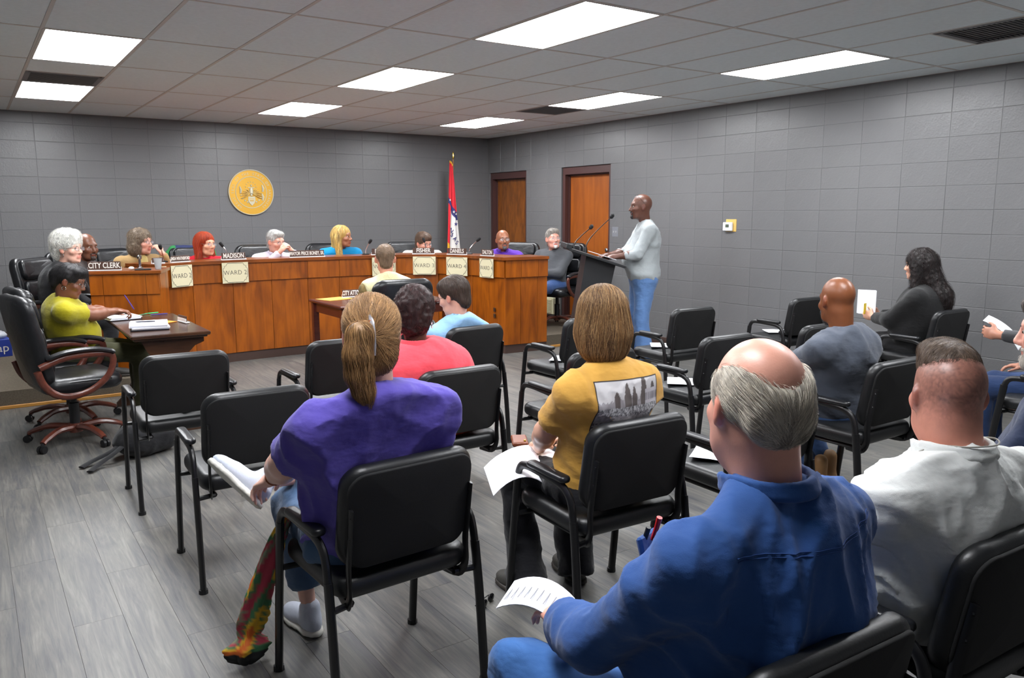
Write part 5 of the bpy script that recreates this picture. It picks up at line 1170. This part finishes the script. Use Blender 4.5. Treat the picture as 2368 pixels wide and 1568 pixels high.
# ---- little dark table at left with things on it
t1=empty('writing_table',(-5.80,-4.19,0),0,label='small dark wooden table with shaped legs at far left',cat='table')
G().box((0,0,.735),(.54,1.30,.028),bev=.006).box((0,0,.714),(.50,1.26,.016),bev=.004).obj('tabletop',DARKWOOD,t1)
for s_ in (-1,1):
    pr=[(-.20,.706),(.235,.706),(.235,.665),(.21,.655),(.17,.64),(.13,.60),(.10,.54),(.085,.45),(.09,.32),(.11,.20),(.16,.12),(.22,.07),(.24,.03),(.24,0),(-.24,0),(-.24,.03),(-.17,.10),(-.11,.20),(-.09,.32),(-.085,.45),(-.10,.54),(-.16,.62)]
    n=len(pr); g=G(); g.add([(x,-.016,z) for x,z in pr]+[(x,.016,z) for x,z in pr],[tuple(range(n)),tuple(range(n,2*n))[::-1]]+[(i,(i+1)%n,n+(i+1)%n,n+i) for i in range(n)]); g.obj('leg_panel',DARKWOOD,t1,loc=(0,s_*.56,0))
G().box((0,0,.30),(.03,1.10,.12),bev=.003).obj('stretcher',DARKWOOD,t1)
TZ=.751
def paper_pile(c,rz,w,l,n,label,group='papers and books on the tables',name='paper_stack',cover=None,th=.006):
    e=empty(name,c,rz,label=label,cat='papers',group=group); z=0
    for k in range(n):
        if n>3: random.seed(k+int(c[0]*100))
        G().box((random.uniform(-.006,.006),random.uniform(-.006,.006),z+th/2),(w,l,th*.94),rz=random.uniform(-.04,.04)).obj('sheet' if th<.004 else 'pad',PAPER if not cover or k else cover,e); z+=th
    return e
WC=mat('dark binder cover',(30,30,44),.5)
paper_pile((-5.98,-3.70,TZ),rad(12),.24,.30,5,'open white notebook being written on by the woman in yellow-green',cover=WC)
paper_pile((-5.88,-4.43,TZ),rad(-8),.26,.33,5,'thick white stack of books and papers nearest us on the small table',cover=WC,th=.008)
o=G().box((0,0,.002),(.12,.17,.004),rz=.5).obj('envelope',mat('orange envelope',(226,140,40),.7),label='small orange envelope on the little dark table',cat='envelope'); o.location=(-5.72,-4.14,TZ+.0)
def pen(c,rz,col,label,l=.14,tilt=0):
    e=empty('pen',c,rz,label=label,cat='pen'); m_=mat('pen %d %d %d'%col,col,.35)
    R=Matrix.Rotation(tilt,3,'Y'); g=G(); g.tube([R@Vector(q) for q in ((-l/2,0,.005),(-l/2+.012,0,.005),(l/2-.02,0,.005),(l/2,0,.005))],[.001,.0045,.005,.004],8); g.obj('barrel',m_,e,smooth=True); return e
pen((-5.70,-3.50,TZ),rad(20),(40,190,110),'bright green highlighter pen on the small table',l=.13); pen((-5.66,-3.62,TZ),rad(5),(50,50,130),'blue ballpoint pen lying on small table behind the books')
pen((-5.78,-3.56,TZ),rad(40),(60,110,70),'dark green pen beside the green highlighter')
e=pen((-5.93,-3.90,.90),rad(10),(70,50,150),'purple pen in the hand of the writing woman',l=.14,tilt=radians(62))
pen((-5.90,-4.40,TZ+.041),rad(-15),(30,30,50),'black pen on top of the nearer white stack')
# ---- mahogany attorney table
t2=empty('attorney_table',(-3.55,-3.52,0),0,label='mahogany table in the middle of the room before the council desk',cat='table')
G().box((0,0,.735),(1.20,.84,.028),bev=.008).obj('tabletop',MAHOG,t2); 
for s_ in (-1,1):
    for q in (-1,1): G().box((s_*.55,q*.37,.36),(.06,.06,.72),bev=.005).obj('leg',MAHOG,t2)
    G().box((0,s_*.37,.67),(1.04,.022,.09),bev=.003).obj('apron',MAHOG,t2); G().box((s_*.55,0,.67),(.022,.68,.09),bev=.003).obj('apron',MAHOG,t2)
o=G().box((0,0,.001),(.30,.24,.003),rz=.25).obj('envelope',mat('manila orange envelope',(232,168,70),.7),label='large orange envelope on the mahogany table corner',cat='envelope'); o.location=(-3.93,-3.26,TZ)
o=G().box((0,0,.004),(.22,.29,.008),rz=.1).obj('paper_stack',PAPER,label='white papers in front of the attorney nameplate',cat='papers'); o.location=(-3.55,-3.42,TZ)
# ---- papers on the empty seats
def seat_paper(key,dx,dy,rz,label,n=1):
    x,y,r=CH[key][:3]; e=G()
    V=[];F=[]; N_=6
    for i in range(N_+1):
        for j in range(N_+1): V.append(((i/N_-.5)*.216,(j/N_-.5)*.28,.0035+.004*((i/N_-.5)*2)**2*(1 if j>3 else .3)))
    k=len(V); V+=[(a,b,c-.0015) for a,b,c in V]
    for i in range(N_):
        for j in range(N_): a=i*(N_+1)+j; F+=[(a,a+N_+1,a+N_+2,a+1),(k+a,k+a+1,k+a+N_+2,k+a+N_+1)]
    e.add(V,F); o=e.obj('paper',PAPER,smooth=True,label=label,cat='paper',group='white papers left on chair seats')
    o.location=(x+dx,y+dy,.513); o.rotation_euler=(0,0,r+rz); return o
seat_paper('V1',.02,.02,.5,'white paper on the seat of the front left empty chair')
seat_paper('V7',.0,-.02,.7,'white paper on the seat in front of the bob-haired woman')
seat_paper('V10',-.02,.03,.9,'white paper on the seat of the chair nearest the speaker')
seat_paper('V11',-.03,.05,.8,'white paper on the seat right of the mustard shirt woman')
seat_paper('V12',.02,.06,1.0,'white paper on the seat of the chair by the wall')
seat_paper('V20',-.04,.03,.6,'white paper on the seat beside the large balding man')
e=empty('small_purse',(CH['V12'][0]-.04,CH['V12'][1]-.10,.512),.1,label='small black purse with metal clasp lying on chair by the wall',cat='purse')
V,F=cushion(.24,.14,.04,.03,.018); g=G(); g.add([(x,z,-y+.02) for x,y,z in V],F); g.obj('body',VINYL,e,smooth=True); G().box((-.0,-.072,.03),(.04,.006,.012),bev=.002).obj('clasp',CHROME,e)
# ---- print on the mustard shirt
def bvh_of(o): return BVHTree.FromPolygons([v.co.copy() for v in o.data.vertices],[tuple(p.vertices) for p in o.data.polygons])
root16,I16,pos16,y16=P_ if False else PE['P16']
bv=bvh_of(I16['sh'])
def drape(x,z,off=.0015,y0=-.6):
    h=bv.ray_cast(Vector((x,y0,z)),Vector((0,1,0)));
    return (h[0].x,h[0].y-off,h[0].z) if h[0] is not None else None
PX0,PX1,PZ0,PZ1=-.175,.115,.745,1.005
nx,nz=110,92; V=[];Cc=[];idx={}
for j in range(nz):
    for i in range(nx):
        a,b=i/(nx-1),j/(nz-1); q=drape(PX0+(PX1-PX0)*a,PZ0+(PZ1-PZ0)*b)
        if q is None: continue
        idx[(i,j)]=len(V); V.append(q)
        n1=float(noise3(np.array([[a*40,b*30,0]]),5)[0]); n2=float(noise3(np.array([[a*95,b*70,3]]),6)[0]); n3=float(noise3(np.array([[a*9,b*7,1]]),8)[0])
        c=(196,194,196)
        hill=.70+.02*n3
        tree=max(.30*np.exp(-((a-.28)/.035)**2)*.5,.26*np.exp(-((a-.44)/.05)**2),.22*np.exp(-((a-.55)/.035)**2),.42*np.exp(-((a-.72)/.045)**2),.22*np.exp(-((a-.90)/.06)**2))
        if b<hill+tree+.02*n1: c=(92,84,82) if tree>.06 else (150,146,150)
        if a>.74 and b<.83 and b>.60: c=(186,182,188) if (int(a*90)%2 or b<.66 or b>.78) else (110,106,112)
        if b<.62: k=150+70*n2+30*n1; c=(k,k,k+3)
        if b<.52: k=120+80*n2; c=(k,k-2,k+2)
        if b<.43+.10*(1-a): k=128+18*n1; c=(k,k-3,k)
        if b<.40 and abs(n1)>.35: c=(66,62,66)
        if b<.28: k=62+22*n1; c=(k,k-2,k+2)
        if abs(b-.30-.12*a)<.012: c=(170,168,170)
        if a<.012 or a>.988 or b>.985: c=(40,32,34)
        Cc.append(sc(tuple(max(20,min(230,v)) for v in c)))
F=[(idx[(i,j)],idx[(i+1,j)],idx[(i+1,j+1)],idx[(i,j+1)]) for j in range(nz-1) for i in range(nx-1) if all(k in idx for k in ((i,j),(i+1,j),(i+1,j+1),(i,j+1)))]
pm_=me('printed_picture',V,F,mat('shirt print ink',(120,120,120),.8,attr=True),True,np.array(Cc)); po=obj('printed_picture',pm_,I16['sh'],label='black and white town photo print')
for s_,x_,z_ in (('Honor for the past,',-.01,.842),('Celebrating the present,',.035,.823),('Embracing the future',.055,.804)):
    tm=text_mesh(s_,.021,0,TXTW,shear=.3,font_bold=.0006)
    bm=bmesh.new(); bm.from_mesh(tm); bmesh.ops.triangulate(bm,faces=bm.faces); bmesh.ops.subdivide_edges(bm,edges=[e_ for e_ in bm.edges if e_.calc_length()>.006],cuts=2); 
    for v_ in bm.verts:
        q=drape(v_.co.x+x_,v_.co.y+z_,.0035); v_.co=q if q else v_.co
    bm.to_mesh(tm); bm.free(); obj('printed_text',tm,po)
# ---- personal things
e=empty('hair_clip',(0,0,0)); bpy.data.objects.remove(e)
r15,I15,pos15,y15=PE['P15']; H15,R15=I15['H'],I15['Rh']
T=lambda I,p:tuple(I['H']+I['Rh']@(np.array(p)*I['hs']))
pts=[(-.020,-.106,.070),(-.018,-.122,.050),(-.017,-.132,.020),(-.017,-.134,-.015),(-.017,-.128,-.045)]
g=G(); g.tube([T(I15,p) for p in pts],[.009,.011,.011,.011,.009],8,flat=(1,.8)); hc=g.obj('hair_clip',mat('mottled clip plastic',(150,146,150),.25,var=((60,60,60),.5)),r15,smooth=True)
for k in (1,3): g=G(); g.tube([T(I15,tuple(np.array(pts[k])+d)) for d in ((0,-.001,.008),(0,-.002,-.008))],.0086,8,flat=(1,.6)); g.obj('clip_stripe',mat('orange clip stripe',(196,120,70),.3),hc)
# ponytail
py=[(-.033,-.108,.036),(-.056,-.138,.018),(-.066,-.140,-.04),(-.062,-.132,-.10),(-.048,-.126,-.155),(-.036,-.122,-.195)]
pz=[cap(py[i],py[i+1],a,b,k=.02) for i,(a,b) in enumerate(((.020,.034),(.034,.036),(.036,.034),(.034,.026),(.026,.008)))]
v,f=solid(pz,.008); hc_=[(158,118,74),(128,94,60),(178,138,92)]
ps=[(v,f,np.repeat(np.mean([sc(c) for c in hc_],0)[None]*.65,len(v),0)*(1+.35*noise3(v*np.array([120,120,25]),3))[:,None]),strands(pz,v[v[:,2]>-.15],lambda P:np.stack([.15+0*P[:,0],.1+0*P[:,0],-1+0*P[:,0]],1),1500,.10,6,.0008,hc_,5,jit=.2)]
Vp,Fp,Cp=join(ps); obj('ponytail',me('ponytail',(Vp*I15['hs'])@I15['Rh'].T+I15['H'],Fp,HAIRM,True,Cp),r15)
# scarf
sp=[(-6.135,-8.36,.60),(-6.165,-8.30,.50),(-6.20,-8.24,.34),(-6.235,-8.20,.20),(-6.25,-8.19,.12),(-6.262,-8.20,.055),(-6.27,-8.215,.012)]
cv=bez(sp,9); rr=np.interp(np.linspace(0,1,len(cv)),[0,.25,.55,.70,.78,.90,1],[.012,.034,.050,.034,.070,.055,.016]); n=26
V=[];Cc=[]
pal=[(176,34,40),(214,104,36),(216,170,40),(60,110,72),(170,50,72),(120,128,104),(190,60,36)]
for i,p in enumerate(cv):
    for k in range(n):
        a=2*pi*k/n+i*.06; r_=rr[i]*(1+.28*sin(5*a+i*.12)+.1*sin(9*a)); q=Vector(p)+Vector((cos(a)*r_,sin(a)*r_*.6,0)); V.append(tuple(q))
        h_=noise3(np.array([[cos(a)*.9+i*.13,sin(a)*.9,i*.11+7]]),2)[0]; c=pal[int((h_+1)*3.49)%7]
        if i/len(cv)>.80: c=(22,24,24)
        Cc.append(sc(c))
F=[(i*n+k,i*n+(k+1)%n,(i+1)*n+(k+1)%n,(i+1)*n+k) for i in range(len(cv)-1) for k in range(n)]+[tuple(range(n))[::-1]]
o=obj('scarf',me('scarf',V,F,mat('printed scarf cloth',(150,80,60),.75,attr=True),True,np.array(Cc)),label='multicoloured scarf hanging from the purple-shirted woman chair to the floor',cat='scarf')
# keys / sunglasses on the floor
e=empty('dropped_sunglasses',(-5.315,-8.31,0),rad(30),label='small dark folded sunglasses lying on the floor',cat='sunglasses')
G().ball((-.03,0,.018),.026,10,(1,.35,.65)).obj('lens',mat('dark lens',(20,20,22),.1),e,smooth=True); G().ball((.03,0,.018),.026,10,(1,.35,.65)).obj('lens',mat('dark lens',(20,20,22),.1),e,smooth=True)
G().tube([(-.056,0,.02),(-.05,.03,.012),(.02,.034,.008)],.003,6).tube([(.056,0,.02),(.05,.026,.012),(-.02,.03,.014)],.003,6).obj('temples',PLASTIC,e)['kind']='stuff'
# backpack on the floor at left
e=empty('backpack',(-6.10,-5.20,0),rad(15),label='black backpack with straps on the floor behind the front left chair',cat='backpack')
v,f=solid([ell((0,0,.11),(.19,.13,.13),.05),ell((.12,0,.09),(.12,.12,.09),.05),ell((-.05,-.08,.10),(.12,.06,.08),.04)],.014,cuts=((A_(0,0,0),A_(0,0,-1)),)); v=folds(v,f,.010,3); BPM=fabric('black backpack fabric',(20,20,23)); obj('bag_body',me('bag_body',v,f,BPM,True),e)
for q in (0,1): G().tube(bez([(-.10,-.04+.05*q,.13),(-.22,-.10+.05*q,.08),(-.34,-.12+.10*q,.03),(-.42,-.18+.13*q,.014)],5),.014,8,flat=(.5,1.6)).obj('strap',BPM,e,smooth=True)
# box on the dais at far left
e=empty('printed_box',(-6.90,-1.15,.15),rad(8),label='low blue and white printed box on the platform at the far left edge',cat='box')
G().box((0,0,.09),(.42,.28,.18),bev=.003).obj('carton',mat('blue carton',(36,60,150),.5),e); v,f=solid([ell((0,0,.21),(.19,.13,.06),.03)],.015,cuts=((A_(0,0,.181),A_(0,0,-1)),)); v=folds(v,f,.015,4,14); obj('plastic_bag',me('plastic_bag',v,f,mat('pale plastic bag',(196,200,208),.3),True),e)
put_text('lettering','pap',.12,TXTW,e,(.10,-.1415,.09),(pi/2,0,0),depth=.001)
# jacket draped on the chair behind the red-haired woman
r5=OCH['O5']; e=empty('draped_jacket',(r5[0],r5[1],r5[2]),r5[3],label='green and navy jacket draped over chair behind the red-haired woman',cat='jacket')
v,f=solid([cap((-.20,-.33,1.03),(.20,-.33,1.03),.052,k=.03),cap((-.25,-.34,.99),(-.28,-.30,.76),.045,.04,k=.03),cap((.25,-.34,.99),(.28,-.30,.76),.045,.04,k=.03),ell((0,-.39,.82),(.25,.03,.22),.03)],.014); v=folds(v,f,.008,6)
cc=np.where((np.abs(v[:,0])>.19)[:,None],np.array(sc((44,128,70))),np.array(sc((34,44,84)))); obj('cloth',me('cloth',v,f,mat('jacket cloth',(40,60,80),.8,attr=True),True,cc),e)
# P17: papers on lap, chest pocket with red pen, shirt seams
def bent_paper(c,rz,w,l,curl,label,tilt=0,name='paper',lines=False,cat='paper',roll=0):
    V=[];F=[];N_=10
    for i in range(N_+1):
        for j in range(N_+1):
            x_=(i/N_-.5)*w; y_=(j/N_-.5)*l; V.append((x_,y_,curl*((y_/(l/2))**2)*-.06+curl*.03*sin(x_*9)))
    k=len(V); V+=[(a,b,c_-.002) for a,b,c_ in V]
    for i in range(N_):
        for j in range(N_): a=i*(N_+1)+j; F+=[(a,a+N_+1,a+N_+2,a+1),(k+a,k+a+1,k+a+N_+2,k+a+N_+1)]
    ring_=[i*(N_+1) for i in range(N_+1)]
    o=obj(name,me(name,V,F,PAPER,True),label=label,cat=cat,loc=c,rot=(tilt,roll,rz))
    if lines:
        g=G()
        for q in range(9): g.box((0,(q/9-.42)*l*.9,.0015-.06*curl*((q/9-.42)*1.8)**2),(w*.7,.0022,.0006))
        t_=g.obj('printed_lines',mat('print grey',(140,140,146),.8),o); t_['kind']='stuff'
    return o
bent_paper((-5.905,-9.47,.70),rad(35),.12,.16,.5,'folded white papers in the hands of the large man in denim',lines=True,tilt=.12)
bent_paper((-5.19,-8.36,.60),rad(70),.19,.25,1.2,'large white paper draped over the lap of the woman in mustard',tilt=.05)
bent_paper((-5.09,-8.30,.605),rad(62),.18,.24,.6,'second white paper under the first on mustard woman lap')
e=empty('wallet_purse',(-5.03,-8.13,.60),rad(60),label='small brown purse with gold clasp on the lap of the woman in mustard',cat='purse'); G().box((0,0,.012),(.13,.07,.022),bev=.006).obj('body',mat('brown leather',(120,64,40),.4),e,smooth=True); G().ball((-.05,-.02,.026),.006,8).obj('clasp',mat('polished brass',(200,160,70),.2,1),e)
bent_paper((-5.02,-9.42,.66),rad(15),.21,.28,.5,'white paper on the lap of the man in the white shirt')
bent_paper((-4.42,-5.90,.78),rad(30),.15,.21,.9,'white notepad with curled page held by person in light blue',tilt=.5,lines=True)
bent_paper((-1.50,-8.52,.86),rad(20),.20,.27,.4,'printed white sheet held by the man at the right edge',tilt=.7,lines=True)
e=empty('held_papers',(-.72,-7.08,.86),rad(12),label='white booklet and papers held upright by woman in black blazer',cat='papers'); 
for q in range(3): G().box((-.03+q*.02,q*.012,.0),(.004,.14,.20),rz=.1*q).obj('sheet',PAPER,e)
G().box((-.075,.0,-.05),(.05,.004,.09),bev=.001).obj('yellow_note',mat('yellow card',(214,190,40),.7),e,label='small yellow card')
# dangling spectacles of the man in white
r18,I18,pos18,y18=PE['P18']; nb=I18['nb']
g=G(); pts=[nb+A_(.07*cos(a),.075*sin(a)-.0,.035-.012*sin(a)) for a in np.linspace(-.2,pi+.9,14)]
pts=[tuple(nb+A_(-.17,.17,-.18)),tuple(nb+A_(-.12,.10,-.05)),tuple(nb+A_(-.085,.02,.030)),tuple(nb+A_(-.05,-.058,.046)),tuple(nb+A_(.02,-.078,.048)),tuple(nb+A_(.07,-.04,.048)),tuple(nb+A_(.095,.03,.03))]
G().tube(bez(pts,5),.0022,6).obj('spectacle_cord',mat('grey cord',(150,148,140),.6),r18)
T18=(np.array(Rz(.5)@Rx(-.6)),nb+A_(-.235,.19,-.145)); eyeglasses(r18,T18,(170,150,110))
# glasses pushed up on the speaker head
r11,I11=PE['P11'][:2]; eyeglasses(r11,(I11['Rh']@Rx(radians(48)),I11['H']+I11['Rh']@A_(0,-.012,.030)),(40,36,34))
# earrings
for k,rc_ in (('P13',(200,200,205)),('P1',(226,222,214)),('P3',(200,200,205))):
    r_,I_=PE[k][:2]
    for s_ in (-1,1): G().tube([T(I_,(s_*.084,-.002+.014*sin(a),-.048+.014*cos(a))) for a in np.linspace(0,2*pi,13)],.0018,6,cap=False).obj('earring',CHROME,r_,smooth=True)
# bracelet of the woman in purple
E_,W_=I15['AR'][-1][1],I15['AR'][-1][2]; d=nrm(W_-E_); c0=W_-d*.02; a1=nrm(np.cross(d,A_(0,0,1))); a2=np.cross(d,a1)
G().tube([tuple(c0+a1*.029*cos(a)+a2*.029*sin(a)) for a in np.linspace(0,2*pi,17)],.0035,6,cap=False).obj('bracelet',mat('copper beads',(150,86,60),.3,.6),r15,smooth=True)
# pocket and red pen on the denim shirt, shoulder and yoke seams
r17,I17=PE['P17'][:2]; b17=bvh_of(I17['sh']); DEN=bpy.data.materials['shirt fabric 42 80 142']; SEAM=mat('denim seam',(30,64,124),.9)
def hit17(x,z,y0=-.8,d=(0,1,0)):
    h=b17.ray_cast(Vector((x,y0,z)),Vector(d)); return h[0]
g=G()
for k in range(2):
    pts=[hit17(x,1.02-k*.006-.010*cos(x*8)) for x in np.linspace(-.20,.20,26)]; pts=[tuple(p+Vector((0,-.0005,0))) for p in pts if p is not None]
    if len(pts)>3: g.tube(pts,.0014,5)
o=g.obj('yoke_seam',SEAM,I17['sh'],smooth=True); o['kind']='stuff'
# fleece vest over camouflage shirt
r12,I12=PE['P12'][:2]
vp=[Prim(p.kind,p.p,p.k,p.sub,p.cuts,p.R,.024) for p in I12['tors']]+[Prim('ell',(I12['nb']+A_(0,.01,.085),A_(.066,.072,.05)),.012,True),cap(I12['nb']+A_(-.03,-.05,.02),I12['nb']+A_(.03,-.05,.02),.03,k=.03)]
for s_ in (-1,1): vp.append(Prim('ell',(I12['SH'][s_]+A_(s_*.065,0,-.05),A_(.055,.12,.12)),.01,True))
v,f=solid(vp,.011,cuts=((A_(0,0,.50),A_(0,0,-1)),)); v=folds(v,f,.006,8); obj('fleece_vest',me('fleece_vest',v,f,mat('cream fleece',(214,206,160),.95,bump=[((120,120,120),.8,.006)],sheen=.3),True),r12)
# blouse of the woman in the blazer, lapel shirt of others
for k,col,c_ in (('P4',(206,186,120),.0),('P1',(214,214,212),0),('P21',(110,150,200),0)):
    r_,I_=PE[k][:2]; m_=fabric('inner blouse %d %d %d'%col,col)
    ch=I_['nb']; v,f=solid([ell(ch+A_(0,.085,-.10),(.055,.035,.11),.02),ell(ch+A_(0,.06,-.02),(.05,.05,.035),.03),Prim('ell',(ch+A_(0,.03,.045),A_(.045,.06,.05)),.01,True)],.009); v=folds(v,f,.004,7); obj('blouse',me('blouse',v,f,m_,True),r_)

pk=b17.ray_cast(Vector((-.17,.8,.93)),Vector((0,-1,0)))[0]
if pk is not None:
    G().box((0,0,0),(.11,.012,.12),bev=.004,R=Matrix.Rotation(-.35,3,'X')@Matrix.Rotation(.5,3,'Z')).obj('chest_pocket',DEN,r17,loc=tuple(pk+Vector((-.01,.004,0))))
    G().tube([(0,0,0),(0,-.012,.035)],.005,8).obj('black_pen',PLASTIC,r17,smooth=True,loc=tuple(pk+Vector((-.03,.012,.045))))
    G().tube([(0,0,0),(0,-.01,.03),(0,-.016,.05)],[.005,.005,.006],8).obj('red_pen',mat('red pen plastic',(200,30,34),.35),r17,smooth=True,loc=tuple(pk+Vector((-.005,.012,.045))))
